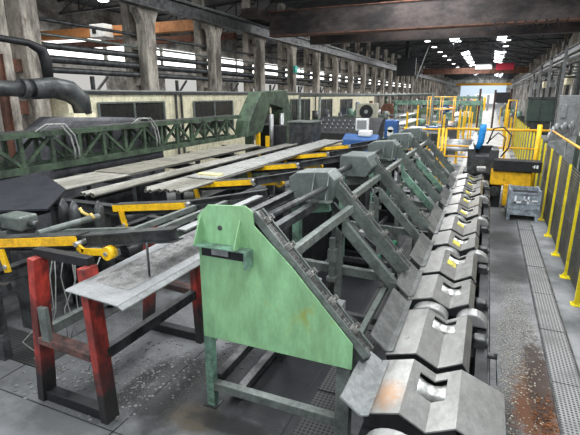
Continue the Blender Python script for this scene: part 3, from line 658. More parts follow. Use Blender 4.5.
for i,y in enumerate(FY):
    t=thing('transfer_frame',(-1.8,y,0),fl[i],'conveyor frame','inclined transfer frames beside the trough')
    if i==0:
        yf=y-.12; sc_=yf/y
        prof_=[(x*sc_,3.6-(3.6-z)*sc_) for x,z in [(-2.76,.9),(-.99,.92),(-.99,1.20),(-1.66,1.93),(-2.07,2.31),(-2.09,2.46),(-2.17,2.51),(-2.62,2.48),(-2.76,2.34)]]
        MB().prism([(x,yf,z) for x,z in prof_],(0,.02,0)).build('side_plate',green,t,.003)
        MB().box(-2.65,-2.03,yf-.13,yf,2.095,2.108).build('shelf',mgreen,t)
        for gx in (-2.17,-2.64): MB().prism([(gx,yf,2.40),(gx,yf-.14,2.13),(gx,yf-.14,2.108),(gx,yf,2.108)],(.014,0,0)).build('gusset',green,t)
        MB().box(-2.64,-2.06,yf-.004,yf+.002,1.955,2.085).build('slot_opening',black,t)
        MB().box(-2.5,-2.3,yf-.03,yf-.002,1.99,2.05).build('slot_bolt',steel,t)
        MB().box(-2.05,-2.02,yf-.15,yf,1.93,2.095).build('slot_bracket',mgreen,t)
        MB().tube([(-2.40,yf-.008,2.285),(-2.40,yf+.001,2.285)],.026,16).build('bolt_hole',dark,t)
        lab(MB().beam((-2.68,y,0),(-2.68,y,.92),.1,.1).build('leg',mgreen,t,.005),'green leg'); MB().box(-2.77,-2.59,y-.08,y+.08,0,.015).build('foot_plate',dark,t)
        MB().beam((-2.68,y+2.1,0),(-2.68,y+2.1,1.2),.1,.1).build('leg',dark,t)
        MB().beam((-1.06,y,0),(-1.06,y,1.2),.15,.13).build('leg',frame_m,t,.005)
        MB().beam((-2.63,y,.28),(-1.1,y,.28),.1,.1).build('lower_rail',frame_m,t,.005)
        MB().beam((-2.63,y+.06,.33),(-2.66,y+2.1,.33),.1,.12).build('side_rail',dark,t,.005)
        MB().beam((-1.1,y+.06,.9),(-1.1,y+2.2,.9),.07,.07).build('side_rail',frame_m,t)
        m=MB(); a=incl(.0); b=incl(1.0); m.beam((a[0],y,a[1]-.13),(b[0],y,b[1]-.13),.09,.14); m.build('sloping_beam',dark,t)
        MB().box(-2.62,-2.02,y-.07,y+.1,2.18,2.44).build('head_block',dark,t,.01)
    else:
        a=incl(-.02); b=incl(.98); gm=mgreen if i in(3,4) else frame_m
        MB().beam((-1.78,y-.22,1.82),(-.98,y-.22,.98),.1,.15).build('sloping_beam',gm,t,.005)
        MB().beam((a[0]-.02,y+.06,a[1]-.12),(b[0]-.02,y+.06,b[1]-.12),.16,.12).build('chain_beam',frame_m,t,.005)
        MB().beam((-.97,y-.22,0),(-.97,y-.22,1.05),.12,.12).build('leg',frame_m,t,.005)
        lab(MB().beam((-2.52,y-.1,0),(-2.52,y-.1,2.1),.12,.12).build('leg',mgreen,t,.005),'faded green leg')
        MB().beam((-2.52,y-.1,1.06),(-1.0,y-.1,1.03),.1,.13).build('middle_rail',frame_m,t,.005)
        MB().beam((-2.5,y-.1,.3),(-1.0,y-.1,.3),.1,.1).build('lower_rail',dark,t,.005)
        MB().beam((-2.1,y+.3,1.95),(-1.0,y+.3,.75),.07,.1).build('diagonal_brace',dark,t)
        MB().beam((-1.80,y-.22,.0),(-1.80,y-.22,1.88),.1,.1).build('middle_post',frame_m,t,.005)
        MB().beam((-1.86,y-.36,.95),(-1.86,y-.36,1.62),.08,.08).box(-1.93,-1.79,y-.41,y-.29,.95,1.02).box(-1.92,-1.8,y-.41,y-.29,1.25,1.45).build('link_arm',frame_m,t,.005)
        MB().beam((-2.6,y-.1,1.9),(-2.0,y-.1,2.0),.1,.12).build('upper_tie',mgreen if i==1 else frame_m,t)
        if i in (1,3,4,5):
            hp_=[(-2.62,2.12),(-1.95,2.12),(-1.9,2.42),(-2.02,2.54),(-2.5,2.5),(-2.62,2.42)]
            h=MB().prism([(x,y-.2,z) for x,z in hp_],(0,.42,0)).build('head_cover',mat('grey_head_cover',rgb(108,116,112),.42,.3,rgb(74,80,78),.45,3),t,.015)
            mm=MB()
            for x in (-2.22,-2.0): mm.prism([(x,y-.2,2.5),(x,y-.36,2.14),(x,y-.2,2.14)],(.015,0,0))
            mm.box(-2.66,-1.92,y-.36,y-.2,2.11,2.13)
            mm.build('rib',frame_m,h)
        else:
            h=MB().prism([(x,y-.45,z) for x,z in [(-2.5,2.1),(-1.98,2.1),(-1.86,2.3),(-1.98,2.5),(-2.46,2.5),(-2.5,2.46)]],(0,.75,0)).build('head_cover',mat('grey_head_cover',rgb(108,116,112),.42,.3,rgb(74,80,78),.45,3),t,.02)
    chain(t,y if i==0 else y+.06,5 if i<3 else 4)
t=thing('cavity_shade_panel',(-2.95,11,0),'long black panel added as dark shade under the tube beds behind the inclined frames','shield')
for k in range(4): MB().box(-2.97,-2.93,6.55+k*2.4,6.55+k*2.4+2.36,.1,1.78).build('panel',black,t)  # added black panels stand in for the shaded cavity under the tubes
for k in range(5): MB().box(-2.93,-2.87,6.5+k*2.4,6.58+k*2.4,0,1.78).build('post',dark,t)
for k,(x,y) in enumerate([(-2.35,9.1),(-2.3,12.9)]):
    tt=thing('drive_unit',(x,y,0),['nearer','farther'][k]+' squat dark drive unit on the floor between the inclined frames','motor')
    MB().box(x-.35,x+.35,y-.25,y+.25,0,.35).build('base',black,tt,.02); MB().cyl((x-.3,y,.52),(x+.2,y,.52),.19,18).build('motor_body',dark,tt); MB().box(x+.2,x+.36,y-.15,y+.15,.35,.72).build('gearbox',frame_m,tt,.02)
# cross shafts and ties between frames
for i in range(5):
    y0,y1=FY[i],FY[i+1]
    w=['nearest','second','third','fourth','fifth'][i]
    if i==0:
        a=incl(.3); tag(MB().beam((a[0]-.02,y0+.08,a[1]-.05),(a[0]+.02,y1-.2,a[1]-.05),.08,.1).build('cross_tie',frame_m),'rectangular cross tie between the green-faced frame and the second frame','tie bar')
        tag(MB().cyl((-2.02,y0+.1,2.36),(-2.02,y1-.25,2.32),.04,14).build('cross_shaft',dark),'round cross shaft between the green-faced frame and the second frame','shaft')
        tag(MB().channel((-2.5,y0+.1,2.2),(-2.5,y1-.3,2.2),.1,.12).build('cross_channel',dark),'dark channel joining tops of the green-faced and second frames','beam')
        tag(MB().beam((-2.15,y0+.1,2.08),(-2.15,y1-.3,2.08),.1,.1).build('cross_tie_lower',dark),'dark bar just below the round cross shaft behind the green plate','beam')
    else:
        a=incl(.2); tag(MB().beam((a[0],y0+.15,a[1]-.12),(a[0],y1-.2,a[1]-.12),.08,.1).build('cross_tie',frame_m),'cross tie between the %s and %s inclined frames'%(w,['','second','third','fourth','fifth','farthest'][i+1]),'tie bar')
        tag(MB().cyl((-2.3,y0+.2,2.3),(-2.3,y1-.3,2.3),.05,12).build('cross_shaft',dark),'dark round shaft joining head covers of the %s and %s inclined frames'%(w,['','second','third','fourth','fifth','farthest'][i+1]),'shaft')
    tag(MB().beam((-2.4,y0+.1,.14),(-2.4,y1-.2,.14),.1,.1).build('floor_tie',dark),'low dark floor beam between the %s frame and the next one beyond'%w,'beam')
for i in range(3):
    y=FY[i]+1.15
    tt=thing('lever_mechanism',(-1.9,y,0),['slanting lever linkage with lugs','slanting lever linkage beyond','slanting lever linkage, small,'][i]+' between the %s frames'%['first and second','second and third','third and fourth'][i],'linkage')
    MB().beam((-2.3,y,1.6),(-1.2,y,.75),.06,.07).build('lever',dark,tt)
    for a in (.15,.45,.75): MB().box(-2.3+1.1*a-.05,-2.3+1.1*a+.05,y-.09,y+.09,1.6-.85*a-.02,1.6-.85*a+.09).build('lug',steel,tt)
    MB().beam((-2.3,y,0),(-2.3,y,1.6),.09,.09).build('support_post',dark,tt); MB().beam((-1.2,y,0),(-1.2,y,.8),.09,.09).build('support_post',dark,tt)
tag(MB().cyl((-1.75,8.0,.5),(-1.5,9.0,.62),.06,10).build('green_hydraulic_cylinder',mat('vivid_green_paint',rgb(40,120,84),.5,0,None,.5,4)),'small vivid green cylinder low between the frames','cylinder')
# ================================================================== TROUGH
t=thing('trough_bed',(-.2,9,0),'dark greasy support bed running under the steel saddle plates','conveyor bed')
MB().beam((.22,3.0,.5),(.22,15.7,.5),.12,.55).build('side_girder',black,t); MB().beam((-.68,3.0,.5),(-.68,15.7,.5),.12,.5).build('side_girder',black,t)
for k in range(11):
    y=3.1+k*1.2; MB().box(-.8,.32,y,y+.14,0,.3).build('cross_sleeper',black,t)
MB().cyl((.305,3.2,.62),(.305,15.7,.62),.022,10).build('grease_pipe',dark,t)
prof=[(-.73,.94),(-.42,1.03),(-.195,.915),(.03,1.03),(.10,.93)]
wing=[(-.73,.945),(-.42,1.04),(-.195,.925),(.03,1.04),(.42,.88)]
k=0
def saddle_plate(y0,y1,pf,label,win,patch,m=saddle):
    t=thing('saddle_plate',(-.2,y0,0.9),label,'saddle plate','bent steel saddle plates of the trough')
    b=MB(); th=.016
    # window: cut in the two V slopes by building around it
    if win:
        wy0,wy1=win
        b.sheet(pf,y0,wy0,th); b.sheet(pf,wy1,y1,th)
        def at(i,u): return (pf[i][0]+(pf[i+1][0]-pf[i][0])*u, pf[i][1]+(pf[i+1][1]-pf[i][1])*u)
        b.sheet([pf[0],pf[1],at(1,.38)],wy0,wy1,th); b.sheet([at(2,.5),pf[3],pf[4]],wy0,wy1,th)
    else: b.sheet(pf,y0,y1,th)
    b.build('plate',m,t)
    if patch:
        sl_=.115/.225; zz=lambda x: .915+(-.195-x)*sl_+.003
        lab(MB().prism([(-.345,patch,zz(-.345)),(-.215,patch,zz(-.215)),(-.215,patch+.22,zz(-.215)),(-.345,patch+.22,zz(-.345))],(0,0,.003)).build('yellow_mark',mat('yellow_mark_paint',rgb(214,200,70),.6,0,rgb(120,116,80),.8,8),t),'yellow paint mark')
    for ya in (y0+.02,y1-.05):
        MB().prism([(-.73,ya,.92),(-.42,ya,1.01),(-.195,ya,.895),(.03,ya,1.01),(.06,ya,.8),(-.7,ya,.8)],(0,.03,0)).build('support_rib',black,t)
def roller(y,label):
    t=thing('v_roller',(-.195,y,.86),label,'roller','rollers showing through the saddle plate windows')
    MB().tube([(-.40,y,.80),(-.34,y,.80),(-.26,y,.80),(-.195,y,.80),(-.13,y,.80),(-.05,y,.80),(.01,y,.80)],[.145,.145,.1,.088,.1,.145,.145],28).build('roller_body',skin_m,t)
    MB().cyl((-.6,y,.80),(.15,y,.80),.03,12).build('axle',dark,t)
P0=3.25; per=2.43
nm=['nearest','second nearest','third nearest','fourth nearest','fifth nearest','sixth nearest']
for i in range(6):
    y=P0+per*i
    if y>16: break
    a=(y,y+.86); b=(y+.99,y+2.08)
    if i==0: saddle_plate(y,y+.86,wing,'nearest bent saddle plate, with rust patch and wide right wing',(y+.40,y+.74),None,saddle_r)
    else: saddle_plate(y,y+.86,prof,'short saddle plate of the %s pair along the trough'%nm[i],(y+.38,y+.70),(y+.16) if i>1 else None)
    if i<5: saddle_plate(b[0],b[1],prof,'long saddle plate of the %s pair along the trough'%nm[i],(b[0]+.72,b[0]+1.02) ,(b[0]+.48) if i>0 else None)
    roller(y+.69,'spool roller in the window of the %s short saddle plate'%nm[i]); (roller if i<5 else (lambda *a:0))(b[0]+.99,'spool roller in the window of the %s long saddle plate'%nm[i])
    # discs in gap
    if i==5: break
    yd=b[1]+.17
    for s,(xc,lb) in enumerate([(-.42,'left'),(.09,'right')]):
        t=thing('end_shield',(xc,yd,.8),'rounded bright shield at the %s of gap after the %s saddle pair'%(lb,nm[i]),'shield','rounded shields in the gaps of the trough')
        m=MB(); n=12; pts=[]
        for q in range(n+1):
            aa=math.pi*q/n; pts.append((xc-.20*math.cos(aa)*(1.15 if s==0 else .95),yd,.80+.17*math.sin(aa)))
        m.prism(pts,(0,.2,0)); m.build('curved_cover',bright,t,.02)
        MB().box(xc-.06,xc+.06,yd+.02,yd+.16,.5,.82).build('bracket',black,t)
t=thing('end_shield',(-.42,2.85,.8),'rounded bright shield in front of the nearest saddle plate','shield','rounded shields in the gaps of the trough')
n=12;pts=[(-.42-.24*math.cos(math.pi*q/n),2.92,.80+.17*math.sin(math.pi*q/n)) for q in range(n+1)]
MB().prism(pts,(0,.22,0)).build('curved_cover',bright,t,.02); MB().box(-.48,-.36,2.95,3.1,.4,.82).build('bracket',black,t)
# guards
gy=[(3.2,4.08),(4.28,5.6),(5.75,6.75),(6.95,8.35),(8.85,10.8),(11.3,13.15),(13.65,15.4)]
gn=['nearest leaning side guard plate, left of the rusty saddle plate','second leaning side guard plate, left of the long saddle plate','third leaning side guard plate','fourth leaning side guard plate','fifth leaning side guard plate','sixth leaning side guard plate','farthest leaning side guard plate']
def m2_(m,i): return m.build('side_guard_plate',steel if i<1 else mat('greasy_guard_steel',rgb(124,126,124),.38,.4,rgb(66,68,68),.6,3))
for i,(a,b) in enumerate(gy):
    l=gn[i]+('' if i<2 else ' from the camera, along the trough')
    m=MB(); ex=[0,.0][0]
    m.prism([(-.735,a,.94),(-.92,a,1.10 if i else 1.075),(-.92,b,1.10 if i else 1.06),(-.735,b,.94)],(.012,0,.014))
    m.prism([(-.735,a,.94),(-.66,a,.965),(-.66,b,.965),(-.735,b,.94)],(0,0,.014))
    tag(m2_(m,i),l,'guard plate','leaning guard plates along the trough')
t=thing('control_lever',(.36,4.9,.8),'small pale lever sticking out on the right side of the trough','lever')
MB().cyl((.28,4.9,.8),(.38,4.9,.8),.035,10).build('pivot',dark,t); MB().beam((.38,4.92,.8),(.42,4.8,.5),.022,.03).build('lever_arm',steel,t)
# bearing blocks on the right side of the trough
for i in range(6):
    for dy in (.5,1.9):
        y=P0+per*i+dy
        if y>16: continue
        t=thing('bearing_block',(.25,y,.7),'dark roller bearing block on the right flank of the trough','bearing','bearing blocks along the right flank of the trough')
        MB().box(.12,.26,y-.08,y+.08,.74,.88).build('housing',dark,t,.02); MB().cyl((.26,y,.81),(.29,y,.81),.045,12).build('cap',frame_m,t)
# ================================================================== MACHINE HEAD
t=thing('machine_head',(0,16.9,0),'black machine head at the far end of the trough','machine')
MB().prism([(-.46,16.5,1.0),(-.5,16.5,1.82),(-.3,16.5,1.82),(-.23,16.5,1.6),(.18,16.5,1.6),(.25,16.5,1.82),(.48,16.5,1.82),(.5,16.5,1.0),(.2,16.5,.95),(.12,16.5,1.25),(-.15,16.5,1.25),(-.22,16.5,.95)],(0,1.3,0)).build('head_block',dark,t,.02)
MB().box(-.6,.6,16.7,17.8,0,1.0).build('base',black,t,.02)
MB().box(-.35,.3,17.4,17.8,1.6,1.85).build('top_plate',black,t)
tag(MB().tube([(-.2,17.3,1.75),(-.13,17.3,2.0),(-.1,17.3,2.45),(-.08,17.3,2.62)],[.09,.11,.12,.09],18).build('blue_cylinder',blue,None,.0),'bright blue upright cylinder on top of the black machine head','cylinder')
tag(MB().tube([(.1,17.2,1.95),(.25,17.0,2.5),(.55,16.9,2.55),(.8,16.8,2.3),(.75,16.6,1.9),(.55,16.5,1.6)],.025,8).tube([(.05,17.2,1.95),(.4,17.1,2.35),(.65,16.9,2.2),(.6,16.6,1.8)],.02,8).build('looped_cable',black),'black cable looping beside the blue cylinder','cable')
t=thing('yellow_block',(1,15.8,0),'chipped orange-yellow machine block under the black cross beam','machine')
MB().box(.3,1.5,15.85,16.5,.75,1.22).build('body',chipyel,t,.04); MB().box(.72,.92,15.8,16.1,.1,.8).build('leg',chipyel,t,.02)
MB().box(.42,.66,15.9,16.4,.0,.72).box(.95,1.5,16.0,16.5,0,.75).build('base',black,t); MB().cyl((.45,15.75,.55),(.45,15.95,.55),.16,18).build('flange',dark,t)
t=thing('black_cross_beam',(1.1,16,0),'black box beam crossing above the yellow machine block','beam')
MB().box(.35,1.72,15.75,16.3,1.24,1.58).build('beam',black,t,.01); m=MB().box(1.5,1.54,15.74,15.75,1.38,1.48).box(1.57,1.62,15.74,15.75,1.38,1.48).box(1.46,1.5,15.74,15.75,1.42,1.44); lab(m.build('painted_mark',chalk,t),'small white painted marks')
# bin
t=thing('scrap_bin',(1.25,14.5,0),'grey steel pallet bin with chalked letters in front of the yellow block','bin')
x0,x1,y0,y1=.84,1.66,14.4,15.2
MB().box(x0,x1,y0,y0+.03,.18,.82).build('front_wall',binm,t); MB().box(x0,x1,y1-.03,y1,.18,.9).build('back_wall',binm,t)
MB().box(x0,x0+.03,y0,y1,.18,.9).build('side_wall',binm,t); MB().box(x1-.03,x1,y0,y1,.18,.9).build('side_wall',binm,t)
MB().box(x0,x1,y0,y1,.16,.2).build('bottom_plate',binm,t)
for x in (x0+.03,x1-.03):
    for y in (y0+.03,y1-.03): MB().box(x-.045,x+.045,y-.045,y+.045,0,.92).build('leg',binm,t)
MB().box(x0-.02,x1+.02,y0-.02,y0+.01,.80,.85).box(x0,x1,y0-.015,y0,.5,.515).box(x0,x1,y0-.015,y0,.34,.355).box(x0,x1,y0-.02,y0+.01,.17,.22).build('rim_rib',binm,t)
ch=MB(); yy=y0-.02
ch.box(.99,1.04,yy,yy+.01,.53,.74).box(.99,1.17,yy,yy+.01,.53,.575)
ch.box(1.22,1.265,yy,yy+.01,.61,.74).box(1.22,1.40,yy,yy+.01,.60,.64).box(1.33,1.375,yy,yy+.01,.52,.74).box(1.45,1.60,yy,yy+.01,.60,.64)
lab(ch.build('chalk_lettering',chalk,t),'white chalk letters L4-')
o=MB().box(x0+.04,x1-.04,y0+.04,y1-.04,.2,.78).build('scrap_fill',black,t); o['kind']='stuff'
# ================================================================== FENCE
posts=[7.2,8.65,10.0,11.44,13.02,14.73,16.4]
pn=['nearest','thick second','third','fourth','fifth','sixth','seventh']
FX=1.80
t=thing('yellow_fence',(FX,12,0),'yellow post fence with ribbed black panels along the right walkway','fence')
for i,y in enumerate(posts):
    w=.075 if i==1 else .05
    p=MB().box(FX-w/2,FX+w/2,y-w/2,y+w/2,0,2.12).build('post',yell2,t)
    MB().box(FX-.09,FX+.09,y-.09,y+.09,0,.015).prism([(FX-.08,y,.015),(FX,y,.015),(FX,y,.14)],(0,.02,0)).build('foot_plate',yell2,p)
for i in range(len(posts)-1):
    MB().box(FX+.06,FX+.085,posts[i]+.0,posts[i+1]-.02,.06,2.05).build('panel',fencep,t)
    MB().box(FX+.02,FX+.05,posts[i],posts[i+1],1.0,1.03).build('mid_rail',dark,t)
MB().box(FX+.06,FX+.085,4.0,7.18,.06,2.05).build('panel',fencep,t)
t=thing('orange_handrail',(2.1,13,0),'orange tube handrail running just behind the black fence panels','handrail')
MB().cyl((1.95,6,2.42),(1.95,16.4,2.5),.03,10).build('rail_tube',orangey,t)
for y in (7.5,9.5,11.5,13.5,15.5): MB().cyl((1.95,y,0),(1.95,y,2.44),.018,8).build('upright',frame_m,t)
# far fence
t=thing('yellow_fence',(1.9,24,0),'distant continuation of the yellow post fence beyond the black cross beam','fence')
for i in range(13):
    y=17.6+i*1.5; MB().box(FX-.03,FX+.03,y-.03,y+.03,0,2.15).build('post',yell2,t)
MB().box(FX+.05,FX+.08,17.6,36,.1,2.0).build('panel',mat('dim_mesh_panel',rgb(120,120,112),.7,0,None,.5,3),t)
# transverse railing
t=thing('yellow_railing',(0,18,0),'yellow tube railing crossing the hall behind the machine head','railing')
MB().cyl((-2.95,18,2.34),(-1.5,18,2.34),.04,10).cyl((-1.36,18,2.38),(2.05,18,2.40),.045,10).build('top_rail',orangey,t)
MB().cyl((-2.95,18,1.55),(-1.5,18,1.55),.03,8).cyl((-1.36,18,1.75),(2.05,18,1.75),.03,8).cyl((-1.36,18,1.35),(0.9,18,1.35),.03,8).build('middle_rail',orangey,t)
for x,w in ((-2.9,.03),(-1.62,.045),(-1.48,.05),(-1.36,.04),(.7,.035),(1.72,.08)): MB().cyl((x,18,0),(x,18,2.4 if w<.07 else 2.6),w,10).build('post',yellow,t)
# ================================================================== RIGHT SIDE objects
t=thing('green_cabinet',(2.5,28,0),'large dark green cabinet standing behind the yellow fence','cabinet')
MB().box(1.95,3.2,28,29.2,2.2,3.45).build('body',mat('sage_cabinet_paint',rgb(62,78,70),.5,0,None,.5,2),t,.02); MB().box(1.9,3.25,27.95,28,3.38,3.5).box(2.55,2.58,27.97,28,2.25,3.4).build('door_trim',dark,t); MB().box(2.0,3.15,28.1,29.1,0,2.2).build('base',dark,t)
t=thing('electrical_panel',(3.6,21,0),'tall grey switch panel at the right edge of the hall','cabinet')
MB().box(3.3,4.3,20,21,2.55,4.2).build('body',mat('grey_panel_paint',rgb(132,132,124),.5,0,None,.5,2),t,.02); MB().box(3.4,4.2,20.1,20.9,0,2.55).build('pedestal',white,t)
t=thing('wall_pier',(2.9,16.5,0),'white pier with green base at the right edge','pier')
MB().box(2.75,3.5,15.9,16.9,2.35,3.15).build('upper',white,t); MB().box(2.7,3.55,15.85,16.95,0,2.35).build('base',mat('deep_green_paint',rgb(44,64,56),.5,0,None,.5,2),t)
tag(MB().box(2.9,3.7,23.5,24,0,3.6).box(3.0,3.2,23.4,23.5,2.6,3.2).build('pale_equipment',steel,None,.04),'pale grey equipment stack left of the grey switch panel','equipment')
m=MB()
for j in range(9):
    m.tube([(2.1+.13*j,19+.3*j,1.9),(2.2+.13*j,19.2+.3*j,2.35+.08*(j%3)),(2.5+.1*j,19.6+.3*j,2.2)],.06+.01*(j%3),8)
m.box(2.1,3.4,19,22,0,1.95)
tag(m.build('pipe_fitting_pile',steel),'jumble of pale metal fittings behind the fence on a bench','fittings')
for j in range(14):
    y=27+j*2.6; x=4.2+.25*(j%3)
    zt=5.6+(j%4)*.35
    tag(MB().channel((x,y,0),(x,y,zt),.18,.18).beam((x,y,zt-.8),(6.5,y,zt-.8),.1,.12).build('pipe_support_post',[steel,dark,frame_m][j%3]),'steel pipe support post standing before the right wall','post','pipe support posts along the right wall')
for i in range(8):
    y=27.9+5.2*i
    tt=thing('air_box',(5,y,4),'small grey air box on the right wall under the service pipes','air box','air boxes on the right wall')
    MB().box(4.9,5.3,y,y+1.2,4.3,4.95).build('casing',[hood_m,steel,cream][i%3],tt,.05); MB().cyl((5.1,y+.6,4.95),(5.1,y+.6,5.75),.1,10).build('riser',dark,tt); MB().box(5.0,5.2,y+.5,y+.7,0,4.3).build('pedestal',dark,tt)
# ================================================================== FAR HALL CLUTTER
t=thing('black_board',(1.3,60,0),'black board on two posts at the far end of the walkway','board')
MB().box(.5,2.3,60,60.2,2.7,3.9).build('board',black,t)
for xx in (.6,2.2): MB().beam((xx,60.1,0),(xx,60.1,2.7),.1,.1).build('post',dark,t)
for k,(x,y,z) in enumerate([(-.9,50,4.2),(.5,52,4.1),(1.9,50,4.2)]):
    tag(MB().channel((x,y,0),(x,y,z),.2,.3,.06).build('steel_post',mat('dark_rusty_steel',rgb(70,52,46),.8,0,None,.5,2)),['left','middle','right'][k]+' of three rusty brown posts in front of the far wall','post')
# walkway
struct(MB().box(-1.0,1.5,19,150,.001,.006).build('trim_2',mat('pale_walkway_paint',rgb(176,174,168),.6,0,None,.5,1)))
# far roller beds and tables
for k,(x,y,l,w,z,mt) in enumerate([(-4.2,24,7,1.6,1.3,mgreen),(-6.5,34,9,2.0,1.4,mach),(-3.0,36,8,1.4,1.2,mgreen),(-8.5,46,8,2.0,1.5,mach),(-3.4,50,12,2.0,1.4,mgreen),(-6.4,64,14,3.0,1.6,dgreen),(-1.2,21,5,1.3,1.2,dark)]):
    t=thing('roller_table',(x,y,0),['green roller table just behind the blue barrel cabinet','olive roller table beyond the control desk','green roller table left of the walkway, mid hall','long olive roller table near the left columns','green roller table further along the walkway','dark green distant roller table','dark roller table directly behind the yellow railing'][k],'conveyor')
    MB().beam((x-w/2,y,z),(x-w/2,y+l,z),.1,.2).build('side_rail',mt,t); MB().beam((x+w/2,y,z),(x+w/2,y+l,z),.1,.2).build('side_rail',mt,t)
    m=MB(); n=int(l/.8)
    for j in range(n): m.cyl((x-w/2,y+.4+j*.8,z+.05),(x+w/2,y+.4+j*.8,z+.05),.09,8)
    m.build('rollers',steel,t)
    for yy in (y+.3,y+l-.3):
        for xx in (x-w/2,x+w/2): MB().box(xx-.08,xx+.08,yy-.08,yy+.08,0,z-.1).build('leg',mt,t)
# far portal
for k,(x,y) in enumerate([(-5,81),(-4.5,45.5)]):
    t=thing('green_portal_frame',(x,y,0),['pale green low portal frame spanning the far machines','green portal frame over the mid-hall machines'][k],'frame')
    MB().box(x-4,x+4,y,y+.5,3.0-k*.3,3.4-k*.3).build('beam',mgreen,t)
    for xx in (x-4,x,x+3.8): MB().box(xx,xx+.25,y,y+.3,0,3.05-k*.3).build('post',mgreen,t)
# machines
random.seed(11)
cols=[mach,dgreen,dark,hood_m,mgreen,frame_m,dblue,steel,brown]
nmz=['olive','dark green','dark steel','slate grey','faded green','grey-green','blue','pale steel','rusty brown']
pos=[(-9.8,27),(-11,33),(-8.6,31),(-6.0,30),(-10.5,40),(-9.2,42.3),(-11.3,48),(-4.9,48.3),(-11.4,57),(-6.8,57),(-11,63),(-3.9,33),(-2.2,30),(-3.4,46),(-10,72),(-7,84),(-4,92),(-10,96),(-2.2,65),(-5,104),(2.9,46),(3.0,58),(2.9,70),(3.0,88)]
for k,(x,y) in enumerate(pos):
    c=k%9; w=1.0+random.random()*1.0; h=1.5+random.random()*1.1
    near=['beside the left columns','in the middle of the hall','close to the walkway'][0 if x<-8 else (1 if x<-4 else 2)] if x<3 else 'before the right wall'
    dist=['mid-hall','further back','distant','very distant'][min(3,int((y-26)/18))]
    t=thing('workshop_machine',(x,y,0),'%s %s workshop machine %s'%(dist,nmz[c],near),'machine','workshop machines further down the hall')
    MB().prism([(x-w/2,y,0),(x+w/2,y,0),(x+w/2,y,h*.6),(x+w*.2,y,h),(x-w*.3,y,h),(x-w/2,y,h*.75)],(0,1.2,0)).build('housing',cols[c],t,.04)
    MB().cyl((x+w*.35,y+.4,h*.6),(x+w*.35,y+.4,h*1.15),.12,10).build('exhaust_pipe',cols[(c+2)%9],t); MB().cyl((x-w*.2,y+.3,h*.9),(x-w*.2,y+.3,h*1.25),.2,12).build('motor',cols[(c+2)%9],t)
    MB().box(x-w*.35,x+w*.1,y-.04,y,h*.3,h*.6).build('control_panel',steel if k%2 else cream,t)
# yellow bollard posts
yp=[(-3.0,27),(-2.3,28),(-1.35,26),(-1.3,31),(-1.95,38),(-1.2,36),(-1.2,42),(1.5,40),(1.5,46),(1.45,33),(-2.1,52),(-1.1,56),(1.4,62),(-5.0,31.6),(-5.2,38),(-2.0,45)]
for k,(x,y) in enumerate(yp):
    h=2.2+.3*(k%3)
    tag(MB().box(x-.06,x+.06,y-.06,y+.06,0,h).box(x-.12,x+.12,y-.12,y+.12,0,.03).build('yellow_guard_post',yellow),'upright yellow guard post beside the machines down the hall','post','yellow guard posts down the hall')
t=thing('yellow_scaffold',(-3.6,40,0),'yellow tube scaffold rising left of the walkway','scaffold')
for x in (-4.6,-3.6,-2.6):
    for y in (39,41): MB().cyl((x,y,0),(x,y,3.5),.03,8).build('upright',orangey,t)
for z in (1.4,2.5,3.45): MB().cyl((-4.6,39,z),(-2.6,39,z),.03,8).cyl((-4.6,41,z),(-2.6,41,z),.03,8).build('crossbar',orangey,t)
t=thing('yellow_scaffold',(2.8,44,0),'yellow tube scaffold right of the walkway before the dark green cabinet','scaffold')
for x in (1.2,1.7):
    MB().cyl((x,34,0),(x,34,3.3),.04,8).build('upright',yellow,t)
MB().cyl((1.2,34,3.25),(1.7,34,3.25),.04,8).build('crossbar',yellow,t)
for k in range(12):
    x=-8.8+k*.75; tag(MB().box(x,x+.55,118,119,0,2.6+.5*(k%3)).build('stacked_crate',[mat('salmon_paint',rgb(206,120,104),.6,0,None,.4,2),yellow,steel][k%3]),['salmon red crate stack','yellow crate stack','grey crate stack'][k%3]+' in the far row across the hall','crate','crate stacks far down the hall')
rd=random.Random(5)
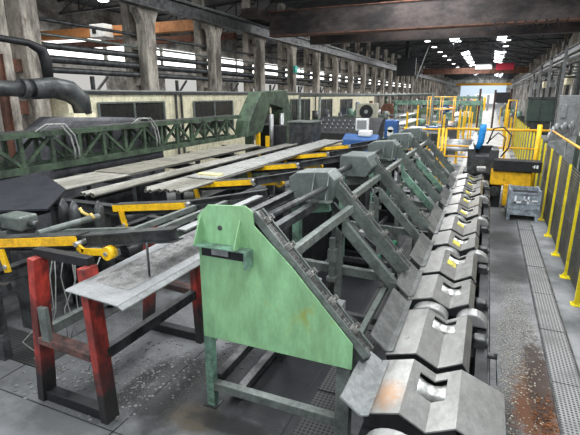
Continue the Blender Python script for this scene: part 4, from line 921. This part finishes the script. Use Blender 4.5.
def chips(n,cx,cy,rx,ry,m_,label,smin,smax):
    b=MB()
    for k in range(n):
        a=rd.uniform(0,6.28); q=rd.random()**.7; x=cx+math.cos(a)*rx*q; y=cy+math.sin(a)*ry*q; w=rd.uniform(smin,smax); h=rd.uniform(smin,smax); c=rd.uniform(0,3.1)
        u=Vector((math.cos(c)*w,math.sin(c)*w,0)); v=Vector((-math.sin(c)*h,math.cos(c)*h,0)); p=Vector((x,y,.001))
        b.prism([p-u-v,p+u-v*.6,p+u*.7+v,p-u*.8+v*.9],(0,0,rd.uniform(.004,.012)))
    tag(b.build('floor_debris',m_),label,'debris',kind='stuff')
chips(260,-3.9,4.0,.75,1.0,rubble,'pale scale flakes scattered on the floor between the red stands',.006,.022)
chips(160,-2.9,5.6,.9,1.0,dark,'dark crumbs scattered on the floor behind the green plate',.006,.02)
chips(500,.78,6.3,.28,2.6,mat('pale_grit',rgb(190,184,170),.9,0,rgb(120,104,84),.8,9),'pale metal chips scattered on the floor right of the trough',.004,.013)
chips(160,1.0,5.0,.15,.7,mat('rusty_crumbs',rgb(120,74,40),.9,0,rgb(60,40,28),.8,9),'rusty crumbs lying along the floor grating in the brown stain',.006,.02)
chips(90,-5.0,3.6,.6,.7,rubble,'few pale flakes on the floor left of the front red stand',.006,.03)
# ================================================================== LIGHT
w=bpy.data.worlds.new('world'); sc.world=w; w.use_nodes=True
bg=w.node_tree.nodes['Background']; bg.inputs[0].default_value=(.86,.93,1,1); bg.inputs[1].default_value=.85
def area(loc,rot,sx,sy,p,c=(1,.98,.95)):
    l=bpy.data.lights.new('skylight_and_fill','AREA'); l.shape='RECTANGLE'; l.size=sx; l.size_y=sy; l.energy=p; l.color=c
    o=bpy.data.objects.new('skylight_and_fill',l); COL.objects.link(o); o.location=loc; o.rotation_euler=rot
area((1.5,8,9.3),(0,R(15),0),2.5,26,2400,(.95,.98,1))
area((-8,8,9.3),(0,R(-15),0),2.5,26,2400,(.95,.98,1))
area((-3.5,45,9.2),(0,0,0),5,44,7000,(.97,.98,1))  # this and the next: added fill to brighten the far hall
area((-3.5,105,9.2),(0,0,0),6,70,9000,(.97,.98,1))
area((-22,35,9.0),(0,0,0),6,50,2600,(1,.97,.92))  # added fill for the side bay, not a skylight
sc.view_settings.view_transform='Standard'; sc.view_settings.look='None'; sc.view_settings.gamma=1; sc.view_settings.use_curve_mapping=False
sc.view_settings.exposure=0.0
sc.cycles.use_denoising=True
sc.cycles.max_bounces=6; sc.cycles.sample_clamp_indirect=4; sc.cycles.sample_clamp_direct=6
